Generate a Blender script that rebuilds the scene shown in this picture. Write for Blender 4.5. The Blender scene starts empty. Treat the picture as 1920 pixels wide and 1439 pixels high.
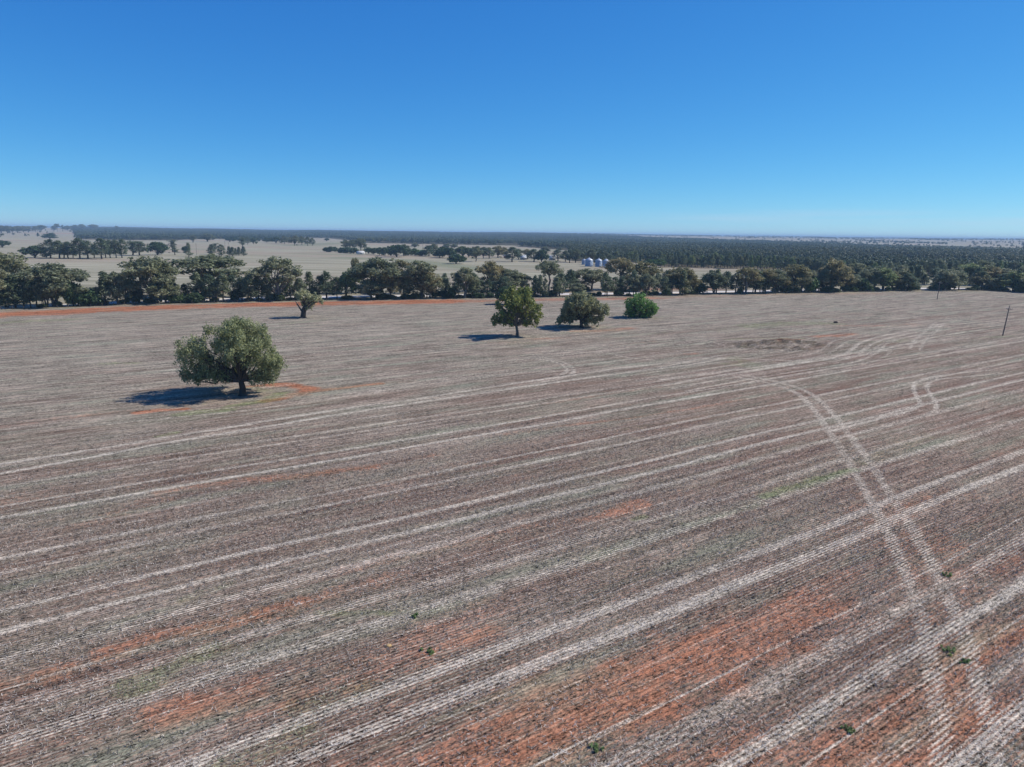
import bpy, math
import numpy as np
from mathutils import Matrix

# ------------------------------------------------------------------ camera, sky, sun, exposure
S = bpy.context.scene
COL = S.collection
FPX, CX, CY, CAMH = 1331.0, 960.0, 719.5, 30.0
PITCH, ROLL = math.atan((719.5-438.0)/FPX), math.atan(0.0128)
FV = np.array([0, math.cos(PITCH), -math.sin(PITCH)])
_R0, _U0 = np.array([1.0, 0, 0]), np.array([0, math.sin(PITCH), math.cos(PITCH)])
RV = math.cos(ROLL)*_R0 + math.sin(ROLL)*_U0
UV = -math.sin(ROLL)*_R0 + math.cos(ROLL)*_U0
cam = bpy.data.cameras.new('camera'); camo = bpy.data.objects.new('camera', cam); COL.objects.link(camo)
cam.sensor_fit = 'HORIZONTAL'; cam.sensor_width = 36; cam.lens = 36*FPX/1920
cam.clip_start = 0.5; cam.clip_end = 80000
m = Matrix.Identity(4)
for i in range(3):
    m[i][0], m[i][1], m[i][2] = RV[i], UV[i], -FV[i]
m[0][3], m[1][3], m[2][3] = 0, 0, CAMH
camo.matrix_world = m
S.camera = camo

SUN_EL, SUN_AZ = math.radians(44), math.radians(14)     # azimuth counted from +X (right) towards +Y (away)
sd = np.array([math.cos(SUN_EL)*math.cos(SUN_AZ), math.cos(SUN_EL)*math.sin(SUN_AZ), math.sin(SUN_EL)])
w = bpy.data.worlds.new('World'); S.world = w; w.use_nodes = True
wn = w.node_tree; wn.nodes.clear()
sky = wn.nodes.new('ShaderNodeTexSky'); sky.sky_type = 'NISHITA'; sky.sun_disc = False
sky.sun_elevation = SUN_EL; sky.sun_rotation = math.pi/2 - SUN_AZ
sky.altitude = 3000; sky.air_density = 1.0; sky.dust_density = 0.0; sky.ozone_density = 8.0
bg = wn.nodes.new('ShaderNodeBackground'); bg.inputs['Strength'].default_value = 0.10
wo = wn.nodes.new('ShaderNodeOutputWorld')
_sp = wn.nodes.new('ShaderNodeSeparateColor'); _cb = wn.nodes.new('ShaderNodeCombineColor'); wn.links.new(sky.outputs[0], _sp.inputs[0])
for _i, (_g, _p) in enumerate(((0.97, 1.34), (0.99, 0.90), (1.01, 0.52))):      # deeper polarised blue of the clear inland sky
    _a = wn.nodes.new('ShaderNodeMath'); _a.operation = 'MULTIPLY'; _a.inputs[1].default_value = 0.1
    _b = wn.nodes.new('ShaderNodeMath'); _b.operation = 'POWER'; _b.inputs[1].default_value = _p
    _c = wn.nodes.new('ShaderNodeMath'); _c.operation = 'MULTIPLY'; _c.inputs[1].default_value = 10*_g
    wn.links.new(_sp.outputs[_i], _a.inputs[0]); wn.links.new(_a.outputs[0], _b.inputs[0]); wn.links.new(_b.outputs[0], _c.inputs[0]); wn.links.new(_c.outputs[0], _cb.inputs[_i])
# a faint streak of thin cloud low over the right horizon
_tc = wn.nodes.new('ShaderNodeTexCoord'); _sx = wn.nodes.new('ShaderNodeSeparateXYZ'); wn.links.new(_tc.outputs['Generated'], _sx.inputs[0])
def _mr(sock, lo, hi, a=0.0, b=1.0):
    n_ = wn.nodes.new('ShaderNodeMapRange'); wn.links.new(sock, n_.inputs[0])
    for i_, q_ in zip((1, 2, 3, 4), (lo, hi, a, b)): n_.inputs[i_].default_value = q_
    return n_.outputs[0]
def _mul(a, b):
    n_ = wn.nodes.new('ShaderNodeMath'); n_.operation = 'MULTIPLY'; wn.links.new(a, n_.inputs[0])
    if hasattr(b, 'is_output'): wn.links.new(b, n_.inputs[1])
    else: n_.inputs[1].default_value = b
    return n_.outputs[0]
_mp = wn.nodes.new('ShaderNodeMapping'); _mp.inputs['Scale'].default_value = (5, 5, 90); wn.links.new(_tc.outputs['Generated'], _mp.inputs[0])
_nz = wn.nodes.new('ShaderNodeTexNoise'); _nz.inputs['Scale'].default_value = 1.0; _nz.inputs['Detail'].default_value = 5; wn.links.new(_mp.outputs[0], _nz.inputs['Vector'])
_cm = _mul(_mul(_mr(_sx.outputs[2], .012, .020), _mr(_sx.outputs[2], .036, .024)), _mul(_mr(_sx.outputs[0], .08, .42), _mr(_nz.outputs['Fac'], .42, .66)))
_mx = wn.nodes.new('ShaderNodeMix'); _mx.data_type = 'RGBA'; wn.links.new(_mul(_cm, .45), _mx.inputs[0]); wn.links.new(_cb.outputs[0], _mx.inputs[6]); _mx.inputs[7].default_value = (5.6, 7.0, 8.6, 1)
wn.links.new(_mx.outputs[2], bg.inputs[0]); wn.links.new(bg.outputs[0], wo.inputs[0])
sl = bpy.data.lights.new('sun', 'SUN'); sl.energy = 4.9; sl.angle = math.radians(0.53); sl.color = (1.0, 0.95, 0.87)
slo = bpy.data.objects.new('sun', sl); COL.objects.link(slo)
zax = sd; xax = np.cross([0, 0, 1.0], zax); xax /= np.linalg.norm(xax); yax = np.cross(zax, xax)
mm = Matrix.Identity(4)
for i in range(3):
    mm[i][0], mm[i][1], mm[i][2] = xax[i], yax[i], zax[i]
mm[2][3] = 60
slo.matrix_world = mm
S.view_settings.view_transform = 'Standard'; S.view_settings.look = 'None'
S.view_settings.exposure = 0.0; S.view_settings.gamma = 1.0

# ------------------------------------------------------------------ pixel -> place helpers
def ray(x, y):
    return FV*FPX + RV*(x-CX) + UV*(CY-y)
def at(x, y, z=0.0):
    d = ray(x, y); t = (z-CAMH)/d[2]
    return d[:2]*t
def atP(x, y, Y):                       # the point of the upright plane at distance Y seen at that pixel
    d = ray(x, y); t = Y/d[1]
    return np.array([d[0]*t, Y, CAMH+d[2]*t])
def hor(x): return 438 + 0.0128*(x-960)

# ------------------------------------------------------------------ tagging and mesh helpers
def tag(o, label=None, cat=None, group=None, kind=None):
    if label: o['label'] = label
    if cat: o['category'] = cat
    if group: o['group'] = group
    if kind: o['kind'] = kind
    return o
def empty(name, loc, rz=0):
    o = bpy.data.objects.new(name, None); COL.objects.link(o)
    o.empty_display_size = 0.5
    o.location = loc; o.rotation_euler = (0, 0, rz); return o
def link(name, me, parent=None):
    o = bpy.data.objects.new(name, me); COL.objects.link(o)
    if parent: o.parent = parent
    return o
def npmesh(name, V, polys, mats, attrs=None, smooth=False, midx=None):
    """V (n,3); polys: (k,3) or (k,4) array or list of such arrays"""
    if not isinstance(polys, list): polys = [polys]
    polys = [np.asarray(p) for p in polys if len(p)]
    me = bpy.data.meshes.new(name)
    V = np.asarray(V, dtype=np.float32)
    me.vertices.add(len(V)); me.vertices.foreach_set('co', V.ravel())
    li = np.concatenate([p.ravel() for p in polys]).astype(np.int32)
    cnt = np.concatenate([np.full(len(p), p.shape[1]) for p in polys])
    st = np.concatenate([[0], np.cumsum(cnt)[:-1]]).astype(np.int32)
    me.loops.add(len(li)); me.loops.foreach_set('vertex_index', li)
    me.polygons.add(len(cnt)); me.polygons.foreach_set('loop_start', st)
    try: me.polygons.foreach_set('loop_total', cnt.astype(np.int32))
    except Exception: pass
    if midx is not None: me.polygons.foreach_set('material_index', np.asarray(midx, dtype=np.int32))
    if smooth: me.polygons.foreach_set('use_smooth', np.ones(len(cnt), dtype=bool))
    for mt in (mats if isinstance(mats, (list, tuple)) else [mats]): me.materials.append(mt)
    for k, (typ, arr) in (attrs or {}).items():
        a = me.attributes.new(k, typ, 'POINT')
        if typ == 'FLOAT': a.data.foreach_set('value', np.asarray(arr, dtype=np.float32))
        elif typ == 'FLOAT_COLOR': a.data.foreach_set('color', np.asarray(arr, dtype=np.float32).ravel())
        elif typ == 'FLOAT_VECTOR': a.data.foreach_set('vector', np.asarray(arr, dtype=np.float32).ravel())
        elif typ == 'INT': a.data.foreach_set('value', np.asarray(arr, dtype=np.int32))
    me.update(calc_edges=True)
    return me

class MB:
    """collects simple solids and makes one mesh of them"""
    def __init__(s): s.V = []; s.Q = []; s.T = []; s.n = 0
    def add(s, V, Q=(), T=()):
        V = np.asarray(V, float)
        if len(Q): s.Q.append(np.asarray(Q)+s.n)
        if len(T): s.T.append(np.asarray(T)+s.n)
        s.V.append(V); s.n += len(V)
    def box(s, c, d, rz=0.0):
        x, y, z = np.array(d)/2
        P = np.array([[-x, -y, -z], [x, -y, -z], [x, y, -z], [-x, y, -z], [-x, -y, z], [x, -y, z], [x, y, z], [-x, y, z]])
        if rz:
            co, si = math.cos(rz), math.sin(rz); P = np.c_[P[:, 0]*co-P[:, 1]*si, P[:, 0]*si+P[:, 1]*co, P[:, 2]]
        s.add(P+np.array(c), [[0, 3, 2, 1], [4, 5, 6, 7], [0, 1, 5, 4], [1, 2, 6, 5], [2, 3, 7, 6], [3, 0, 4, 7]])
    def prism(s, prof, y0, y1):           # profile in x-z, extruded along y
        n = len(prof); prof = np.array(prof, float)
        V = np.r_[np.c_[prof[:, 0], np.full(n, y0), prof[:, 1]], np.c_[prof[:, 0], np.full(n, y1), prof[:, 1]]]
        s.add(V, [[i, (i+1) % n, (i+1) % n+n, i+n] for i in range(n)],
              [[0, i+1, i] for i in range(1, n-1)] + [[n, n+i, n+i+1] for i in range(1, n-1)])
    def lathe(s, prof, c=(0, 0, 0), n=24):  # profile (r, z)
        V = []; Q = []
        for (r, z) in prof:
            for k in range(n):
                a = 2*math.pi*k/n; V.append((c[0]+r*math.cos(a), c[1]+r*math.sin(a), c[2]+z))
        for j in range(len(prof)-1):
            for k in range(n):
                Q.append([j*n+k, j*n+(k+1) % n, (j+1)*n+(k+1) % n, (j+1)*n+k])
        s.add(V, Q)
    def tube(s, P, R, n=6, cap=True):
        P = np.asarray(P, float); m_ = len(P); V = []
        for i in range(m_):
            t = P[min(i+1, m_-1)]-P[max(i-1, 0)]; t /= (np.linalg.norm(t)+1e-9)
            a = np.array([0, 0, 1.0]) if abs(t[2]) < 0.8 else np.array([1.0, 0, 0])
            u = np.cross(t, a); u /= np.linalg.norm(u); v = np.cross(t, u)
            for k in range(n):
                an = 2*math.pi*k/n
                V.append(P[i]+R[i]*(u*math.cos(an)+v*math.sin(an)))
        Q = [[i*n+k, i*n+(k+1) % n, (i+1)*n+(k+1) % n, (i+1)*n+k] for i in range(m_-1) for k in range(n)]
        T = []
        if cap:
            V.append(P[-1]); e = len(V)-1; T = [[(m_-1)*n+k, (m_-1)*n+(k+1) % n, e] for k in range(n)]
        s.add(V, Q, T)
    def mesh(s, name, mat, smooth=False):
        ps = []
        if s.Q: ps.append(np.concatenate(s.Q))
        if s.T: ps.append(np.concatenate(s.T))
        return npmesh(name, np.concatenate(s.V), ps, mat, smooth=smooth)
    def build(s, name, mat, parent=None, smooth=False):
        return link(name, s.mesh(name, mat, smooth), parent)

# ------------------------------------------------------------------ materials
class NT:
    def __init__(s, name):
        s.m = bpy.data.materials.new(name); s.m.use_nodes = True; s.t = s.m.node_tree; s.t.nodes.clear()
        s.out = s.n('ShaderNodeOutputMaterial')
    def n(s, typ, **kw):
        nd = s.t.nodes.new(typ)
        for k, v in kw.items(): setattr(nd, k, v)
        return nd
    def set(s, nd, **kw):
        for k, v in kw.items():
            i = nd.inputs[k]
            if hasattr(v, 'is_output') and v.is_output: s.t.links.new(v, i)
            else: i.default_value = v
        return nd
    def l(s, a, b): s.t.links.new(a, b)
    def math(s, op, a, b=None, clamp=False):
        nd = s.n('ShaderNodeMath', operation=op); nd.use_clamp = clamp
        for i, v in enumerate((a, b)):
            if v is None: continue
            if hasattr(v, 'is_output'): s.l(v, nd.inputs[i])
            else: nd.inputs[i].default_value = v
        return nd.outputs[0]
    def mix(s, fac, a, b, blend='MIX'):
        nd = s.n('ShaderNodeMix', data_type='RGBA', blend_type=blend)
        for idx, v in ((0, fac), (6, a), (7, b)):
            if hasattr(v, 'is_output'): s.l(v, nd.inputs[idx])
            elif idx == 0: nd.inputs[0].default_value = v
            else: nd.inputs[idx].default_value = (*v, 1) if len(v) == 3 else v
        return nd.outputs[2]
    def ramp(s, v, lo, hi, a=0.0, b=1.0):
        nd = s.n('ShaderNodeMapRange'); nd.clamp = True
        s.l(v, nd.inputs[0])
        for i, q in zip((1, 2, 3, 4), (lo, hi, a, b)): nd.inputs[i].default_value = q
        return nd.outputs[0]
    def noise(s, vec, scale, detail=2.0, rough=0.5, dist=0.0):
        nd = s.n('ShaderNodeTexNoise'); nd.inputs['Scale'].default_value = scale
        nd.inputs['Detail'].default_value = detail; nd.inputs['Roughness'].default_value = rough
        nd.inputs['Distortion'].default_value = dist
        s.l(vec, nd.inputs['Vector']); return nd.outputs['Fac']
    def vscale(s, vec, sx, sy, sz, off=(0, 0, 0)):
        nd = s.n('ShaderNodeMapping'); s.l(vec, nd.inputs[0])
        nd.inputs['Scale'].default_value = (sx, sy, sz); nd.inputs['Location'].default_value = off
        return nd.outputs[0]
    def bsdf(s, color, rough=0.8, metal=0.0, spec=0.2, normal=None):
        b = s.n('ShaderNodeBsdfPrincipled')
        for k, v in (('Base Color', color), ('Roughness', rough), ('Metallic', metal), ('Specular IOR Level', spec)):
            if hasattr(v, 'is_output'): s.l(v, b.inputs[k])
            else: b.inputs[k].default_value = (*v, 1) if k == 'Base Color' else v
        if normal is not None: s.l(normal, b.inputs['Normal'])
        s.l(b.outputs[0], s.out.inputs[0]); return b

def plain(name, col, rough=0.7, metal=0.0, spec=0.3, var=0.12, sc=1.5):
    t = NT(name); tc = t.n('ShaderNodeTexCoord')
    nz = t.noise(tc.outputs['Object'], sc, 4)
    dark = tuple(c*(1-var*2) for c in col)
    t.bsdf(t.mix(nz, dark, tuple(min(1, c*(1+var)) for c in col)), rough, metal, spec)
    return t.m

def foliage(name, ca, cb, cc, trans=0.38, stand=False):
    """ca/cb leaf colours chosen per leaf, cc a colour some whole boughs lean to; object colour tints the tree"""
    t = NT(name); tc = t.n('ShaderNodeTexCoord'); at_ = t.n('ShaderNodeAttribute'); at_.attribute_name = 'tone'
    oi = t.n('ShaderNodeObjectInfo')
    c = t.mix(at_.outputs['Fac'], ca, cb)
    nz = t.ramp(t.noise(tc.outputs['Object'], 0.35, 2), 0.48, 0.66)
    c = t.mix(nz, c, cc)
    if stand:                    # stands of different species lie side by side
        gp = t.n('ShaderNodeNewGeometry'); ns = t.ramp(t.noise(t.vscale(gp.outputs['Position'], .0035, .0055, 0), 1.0, 3, .6), .38, .62)
        c = t.mix(ns, t.mix(.45, c, (.032, .054, .030)), t.mix(.25, c, (.12, .135, .07)))
    hs = t.n('ShaderNodeHueSaturation'); t.l(c, hs.inputs['Color'])
    t.l(t.ramp(oi.outputs['Random'], 0, 1, 0.485, 0.515), hs.inputs['Hue'])
    t.l(t.ramp(oi.outputs['Random'], 0, 1, 1.35, 1.08), hs.inputs['Value'])
    c = t.mix(1.0, hs.outputs[0], oi.outputs['Color'], 'MULTIPLY')
    d = t.n('ShaderNodeBsdfPrincipled'); t.l(c, d.inputs['Base Color']); d.inputs['Roughness'].default_value = 0.55
    d.inputs['Specular IOR Level'].default_value = 0.35
    tr = t.n('ShaderNodeBsdfTranslucent'); t.l(c, tr.inputs[0])
    mx = t.n('ShaderNodeMixShader'); mx.inputs[0].default_value = trans
    t.l(d.outputs[0], mx.inputs[1]); t.l(tr.outputs[0], mx.inputs[2]); t.l(mx.outputs[0], t.out.inputs[0])
    return t.m

M = {}
M['gum'] = foliage('gum_leaves', (0.085, 0.095, 0.052), (0.31, 0.325, 0.18), (0.26, 0.25, 0.14))
M['willow'] = foliage('narrow_leaves', (0.060, 0.070, 0.030), (0.36, 0.37, 0.20), (0.26, 0.27, 0.12))
M['kurr'] = foliage('broad_leaves', (0.035, 0.05, 0.014), (0.22, 0.25, 0.075), (0.19, 0.21, 0.055))
M['green'] = foliage('bright_leaves', (0.035, 0.08, 0.022), (0.14, 0.27, 0.07), (0.11, 0.21, 0.05))
M['pine'] = foliage('cypress_leaves', (0.065, 0.082, 0.045), (0.245, 0.275, 0.15), (0.155, 0.19, 0.105))
M['bush'] = foliage('garden_leaves', (0.03, 0.055, 0.022), (0.115, 0.17, 0.065), (0.075, 0.12, 0.045))
M['bark_dark'] = plain('dark_bark', (0.075, 0.058, 0.045), 0.95, var=0.3)
M['bark_pale'] = plain('pale_bark', (0.27, 0.24, 0.20), 0.9, var=0.35)
M['bark_grey'] = plain('grey_bark', (0.15, 0.125, 0.10), 0.9, var=0.3)

# ------------------------------------------------------------------ field masks (in metres, on the ground)
TH = math.radians(34.6)                    # the drilled rows run this way
CT, ST = math.cos(TH), math.sin(TH)
def uv(P):
    P = np.asarray(P); return P[..., 0]*CT+P[..., 1]*ST, -P[..., 0]*ST+P[..., 1]*CT
# pale header trails parallel to the rows: offset across the rows, half width, strength
TRAILS = [(139, 1.1, .35), (117.3, .3, .25), (113.8, .3, .25), (102.2, .55, .55), (99.5, .45, .65), (92, .5, .8), (88.3, .6, 1.0),
          (82.5, .16, .5), (76.8, .6, .72), (73.3, .65, .6), (69.3, .15, .3), (65.6, .62, .9), (61.9, .68, 1.0), (57.6, .8, .55),
          (53.5, .12, .8), (50.9, .7, .5), (47.2, .85, .6), (44.9, .1, .6), (42.8, .1, .3), (39.3, .75, .9), (36.2, .8, .95), (33.2, .1, .35),
          (30.6, .1, .3), (28.3, .14, .95), (25.9, .9, .5), (25.1, .12, .5), (22.3, .75, .9), (19.9, .13, .95), (17.4, .3, .3), (14.8, .85, 1.0),
          (11.6, .8, .8), (7.4, .13, .8), (110.4, .35, .35), (106.8, .35, .35), (95.6, .12, .4), (85.4, .12, .35), (79.6, .14, .5), (71.3, .1, .3), (67.6, .12, .4), (59.7, .12, .45), (55.4, .12, .45), (49.2, .12, .4), (41.2, .1, .45), (37.8, .1, .35), (34.6, .12, .4), (31.9, .1, .35), (23.9, .1, .4), (17.9, .1, .45), (12.9, .1, .4), (9.4, .1, .4), (5.6, .1, .4), (3.5, .8, .9), (0.2, .8, .8), (-8, .8, .9), (-11.5, .8, .8), (-20, .8, .8), (-23.5, .8, .8),
          (125, .5, .3), (129, .5, .3), (146, .5, .3), (150, .5, .35), (161.2, .45, .6), (166.9, .45, .6), (172, .5, .3), (181, .5, .3), (185, .5, .3),
          (196, .5, .3), (200, .5, .3), (212, .5, .3), (216, .5, .3), (229, .5, .25), (233, .5, .25), (247, .5, .25), (262, .5, .2), (266, .5, .2)]
# wheel marks that bend or cross the rows: pixel polyline, half width m, strength
def off(poly, d):
    P = np.array([at(*p) for p in poly]); T = np.gradient(P, axis=0); T /= np.linalg.norm(T, axis=1)[:, None]
    return P + np.c_[-T[:, 1], T[:, 0]]*d
W = lambda poly: np.array([at(*p) for p in poly])
_cross = [(1385, 705), (1430, 713), (1470, 723), (1505, 735), (1532, 758), (1558, 790), (1588, 833), (1620, 880), (1650, 932), (1682, 985),
          (1712, 1040), (1740, 1105), (1765, 1170), (1785, 1240), (1797, 1300), (1812, 1380), (1822, 1470)]
CURVES = [(off(_cross, 1.35), .62, .44), (off(_cross, -1.35), .62, .44),
          (W([(1860, 694), (1800, 700), (1740, 708), (1714, 718), (1712, 732), (1722, 748), (1728, 760), (1705, 771), (1650, 785), (1560, 808)]), .45, .7),
          (W([(1880, 700), (1800, 708), (1752, 712), (1736, 722), (1742, 738), (1757, 756), (1756, 768), (1740, 778), (1690, 792), (1600, 815)]), .45, .55),
          (W([(1350, 667), (1286, 679), (1200, 686), (1130, 695), (1060, 706), (960, 720), (846, 738), (794, 747), (700, 759), (625, 770), (560, 780), (450, 799), (333, 817), (180, 843), (0, 871), (-200, 905)]), .5, .75),
          (W([(1360, 672), (1286, 686), (1167, 700), (1060, 715), (960, 729), (860, 744), (794, 753), (659, 774), (560, 790), (450, 809), (333, 827), (180, 856), (0, 889), (-200, 925)]), .5, .8),
          (W([(1040, 696), (960, 700), (867, 711), (790, 722), (716, 734), (640, 745), (560, 757), (450, 772), (333, 783), (200, 797)]), .4, .45),
          (W([(1040, 688), (940, 697), (850, 707), (760, 720), (690, 731), (600, 747), (540, 756)]), .35, .4),
          (W([(990, 671), (1035, 677), (1058, 686), (1066, 696), (1050, 705), (1010, 713), (940, 724)]), .5, .5),
          (W([(1010, 669), (1050, 677), (1072, 687), (1078, 698), (1060, 708), (1020, 716)]), .5, .45),
          (W([(1240, 724), (1350, 704), (1452, 688), (1520, 679), (1559, 673), (1594, 660), (1612, 645), (1635, 634), (1690, 623), (1750, 613), (1850, 603), (1920, 599)]), .5, .7),
          (W([(1240, 690), (1321, 671), (1400, 673), (1488, 677), (1540, 674), (1590, 666), (1624, 656), (1640, 643), (1680, 631), (1750, 616), (1760, 608)]), .5, .6),
          (W([(1240, 712), (1380, 694), (1500, 679), (1600, 671), (1650, 657), (1711, 643), (1771, 628), (1850, 618)]), .5, .65),
          (W([(1540, 700), (1600, 690), (1680, 676), (1740, 664), (1800, 655), (1870, 642)]), .4, .4),
          (W([(1752, 606), (1735, 622), (1712, 640), (1706, 655)]), .5, .5), (W([(1772, 606), (1755, 622), (1733, 640), (1724, 658)]), .5, .45),
          (W([(1125, 660), (1145, 663), (1160, 668), (1185, 672), (1230, 676)]), .5, .4),
          (W([(1000, 661), (1080, 657), (1150, 646), (1240, 637), (1320, 631)]), .4, .5),
          (W([(1000, 643), (1060, 637), (1120, 632), (1180, 620), (1230, 612)]), .4, .4),
          (W([(1000, 666), (1060, 661), (1130, 661)]), .4, .6)]
_tn = [(1240, 724), (1350, 704), (1452, 688), (1520, 679), (1559, 673), (1594, 660), (1612, 645), (1635, 634), (1690, 623), (1750, 613), (1850, 603), (1920, 599)]
CURVES += [(off(_tn, d), .4, st) for d, st in ((-3.0, .5), (-6.2, .55), (-9.0, .3), (3.4, .35), (6.5, .4), (11, .3), (14, .3))]
_t2n = [(700, 759), (846, 738), (960, 720), (1060, 706), (1200, 686), (1321, 669), (1400, 668), (1488, 671), (1560, 667)]
CURVES += [(off(_t2n, d), .35, st) for d, st in ((8, .35), (11, .35), (20, .3), (23, .3))]
CURVES += [(W([(1640, 655), (1662, 640), (1700, 632), (1760, 622)]), .4, .5), (W([(1600, 668), (1640, 664), (1680, 650), (1735, 640), (1800, 628), (1920, 612)]), .4, .45)]
# bare red soil: pixel polyline, half width in metres, strength
RED = [([(1640, 940), (1700, 1040), (1760, 1160), (1790, 1300)], 2.0, .35), ([(1470, 643), (1500, 642)], 1.5, .8), ([(-300, 628), (0, 590), (120, 585), (240, 579), (480, 571.5), (700, 568), (840, 565)], 8.5, 1.5),
       ([(840, 566), (960, 563.5), (1100, 561), (1220, 559)], 7, .9), ([(1220, 559), (1300, 556.5), (1450, 552.5), (1640, 550.5)], 4.5, .5),
       ([(258, 775), (300, 770), (345, 767)], 1.0, 1.5), ([(500, 752), (545, 741), (570, 738), (580, 730), (545, 722), (505, 722)], 1.6, 1.3), ([(470, 725), (520, 721), (545, 722)], 1.3, .9),
       ([(565, 738), (610, 732), (660, 726), (712, 720)], 1.0, 1.4), ([(712, 720), (780, 716)], .8, .5),
       ([(300, 925), (420, 905), (560, 893), (700, 875)], .55, .9), ([(160, 985), (300, 940)], .8, .5), ([(700, 875), (820, 853)], .6, .4),
       ([(1050, 800), (1180, 785), (1290, 768), (1400, 748)], .6, .75), ([(950, 815), (1100, 792)], .8, .5), ([(1000, 760), (1250, 724)], .7, .4),
       ([(1150, 962), (1205, 946)], .7, .9), ([(1100, 975), (1150, 962)], .5, .5),
       ([(640, 1070), (780, 1040), (940, 1000), (1040, 975)], .5, .55), ([(620, 1110), (760, 1075)], .5, .5),
       ([(-60, 1310), (40, 1278), (120, 1255)], .55, 1.0), ([(200, 1225), (300, 1195), (420, 1170), (560, 1130)], .6, 1.0), ([(560, 1130), (640, 1112)], .4, .6),
       ([(290, 1350), (400, 1320), (470, 1300)], .7, .9), ([(480, 1330), (600, 1275), (760, 1225), (900, 1185)], .9, .7), ([(640, 1290), (860, 1200)], .6, .6),
       ([(820, 1180), (960, 1130)], .8, .5), ([(860, 1440), (1050, 1340), (1240, 1270), (1400, 1200), (1520, 1140)], 1.7, 1.0), ([(700, 1500), (900, 1420)], 1.6, .8),
       ([(1120, 1300), (1300, 1230), (1460, 1140)], 1.0, .8), ([(1450, 1130), (1580, 1080)], 1.2, .5),
       ([(1000, 1270), (1100, 1235)], 1.0, .4), ([(1560, 1440), (1680, 1370), (1790, 1300)], 1.6, .95), ([(1750, 1290), (1850, 1215), (1960, 1150)], .8, 1.0), ([(1620, 1350), (1740, 1330)], 1.2, .6),
       ([(1250, 1470), (1420, 1400)], 1.0, .6), ([(1690, 960), (1800, 925)], 1.0, .55), ([(1700, 1040), (1760, 1010)], 1.0, .5), ([(1800, 1080), (1900, 1050)], .7, .6),
       ([(1530, 632), (1565, 630), (1600, 627)], 2.0, 1.0), ([(1455, 645), (1480, 643)], 1.6, 1.1), ([(1560, 610), (1640, 612), (1720, 608)], 2.5, .5),
       ([(1080, 622), (1150, 620), (1180, 616)], 2.4, .8), ([(1000, 636), (1060, 634)], 2.0, .55), ([(880, 640), (960, 643)], 2.5, .3),
       ([(1290, 665), (1310, 664)], 1.0, .6), ([(1140, 648), (1230, 641)], 1.5, .35), ([(0, 800), (120, 783), (230, 770)], 1.2, .4), ([(0, 940), (90, 925)], 1.5, .3)]
GREEN = [([(430, 762), (500, 752), (530, 738)], 1.6, .9), ([(340, 777), (430, 768)], 1.5, .9), ([(470, 728), (500, 733)], 1.5, .6), ([(330, 760), (380, 757)], 1.2, .4),
         ([(1430, 930), (1500, 912), (1600, 880)], 1.0, .9), ([(1290, 985), (1430, 945)], .7, .6), ([(1600, 870), (1760, 810)], 1.2, .4), ([(300, 818), (330, 812)], .9, .8),
         ([(250, 1290), (340, 1240), (400, 1220)], 1.3, .6), ([(600, 1150), (800, 1150), (860, 1130)], .5, .6), ([(560, 1330), (680, 1290)], 1.3, .45), ([(340, 1130), (430, 1095)], .6, .5),
         ([(1100, 1050), (1180, 1020)], .6, .6), ([(1190, 975), (1210, 970)], .6, .8), ([(0, 606), (60, 602), (130, 600)], 4, .7), ([(200, 682), (250, 681)], 2.0, .7),
         ([(1370, 640), (1440, 637), (1500, 636)], 2.5, .7), ([(1400, 612), (1480, 606), (1560, 607)], 5, .7), ([(1340, 620), (1400, 616)], 4, .4), ([(1380, 672), (1420, 690), (1380, 684)], 3, .6),
         ([(1640, 645), (1700, 636)], 3, .5), ([(1180, 628), (1250, 625)], 3, .35), ([(540, 607), (600, 602)], 3, .5), ([(960, 645), (1010, 642)], 2.5, .5),
         ([(1840, 633), (1900, 631)], 2, .6), ([(440, 1440), (560, 1380)], 1.4, .5), ([(0, 780), (200, 760)], 2, .25), ([(1180, 805), (1340, 780)], 1.0, .35), ([(500, 560), (560, 560)], 0.1, .0)]
ROUGH = [([(1385, 650), (1440, 647), (1485, 645), (1530, 650)], 3.2, 1.0), ([(1430, 656), (1500, 655)], 2.2, .9), ([(1480, 640), (1560, 640)], 2.5, .5)]

def segdist(P, poly):
    best = np.full(len(P), 1e9, dtype=np.float32)
    for a, b in zip(poly[:-1], poly[1:]):
        lo = np.minimum(a, b)-14; hi = np.maximum(a, b)+14
        k = np.nonzero((P[:, 0] > lo[0]) & (P[:, 0] < hi[0]) & (P[:, 1] > lo[1]) & (P[:, 1] < hi[1]))[0]
        if not len(k): continue
        q = P[k]-a; d = b-a; t = np.clip((q@d)/(d@d+1e-9), 0, 1)
        best[k] = np.minimum(best[k], np.hypot(*(q-t[:, None]*d).T))
    return best
_rng = np.random.default_rng(5)
_tab = _rng.random((8, 4096))
def vn1(x, k=0):                      # smooth 1-d value noise
    i = np.floor(x).astype(int); f = x-i; f = f*f*(3-2*f); T = _tab[k % 8]
    return T[i % 4096]*(1-f)+T[(i+1) % 4096]*f
_t2 = _rng.random((256, 256))
def vn2(x, y):
    i = np.floor(x).astype(int); j = np.floor(y).astype(int); f = x-i; g = y-j; f = f*f*(3-2*f); g = g*g*(3-2*g)
    i %= 256; j %= 256; i1 = (i+1) % 256; j1 = (j+1) % 256
    return (_t2[i, j]*(1-f)+_t2[i1, j]*f)*(1-g)+(_t2[i, j1]*(1-f)+_t2[i1, j1]*f)*g
def chaikin(P, n=2):
    for _ in range(n):
        Q = P[:-1]*.75+P[1:]*.25; Rr_ = P[:-1]*.25+P[1:]*.75
        P = np.concatenate([P[:1], np.stack([Q, Rr_], 1).reshape(-1, 2), P[-1:]])
    return P
CURVES = [(chaikin(p_), h_, s_) for p_, h_, s_ in CURVES]
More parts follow.
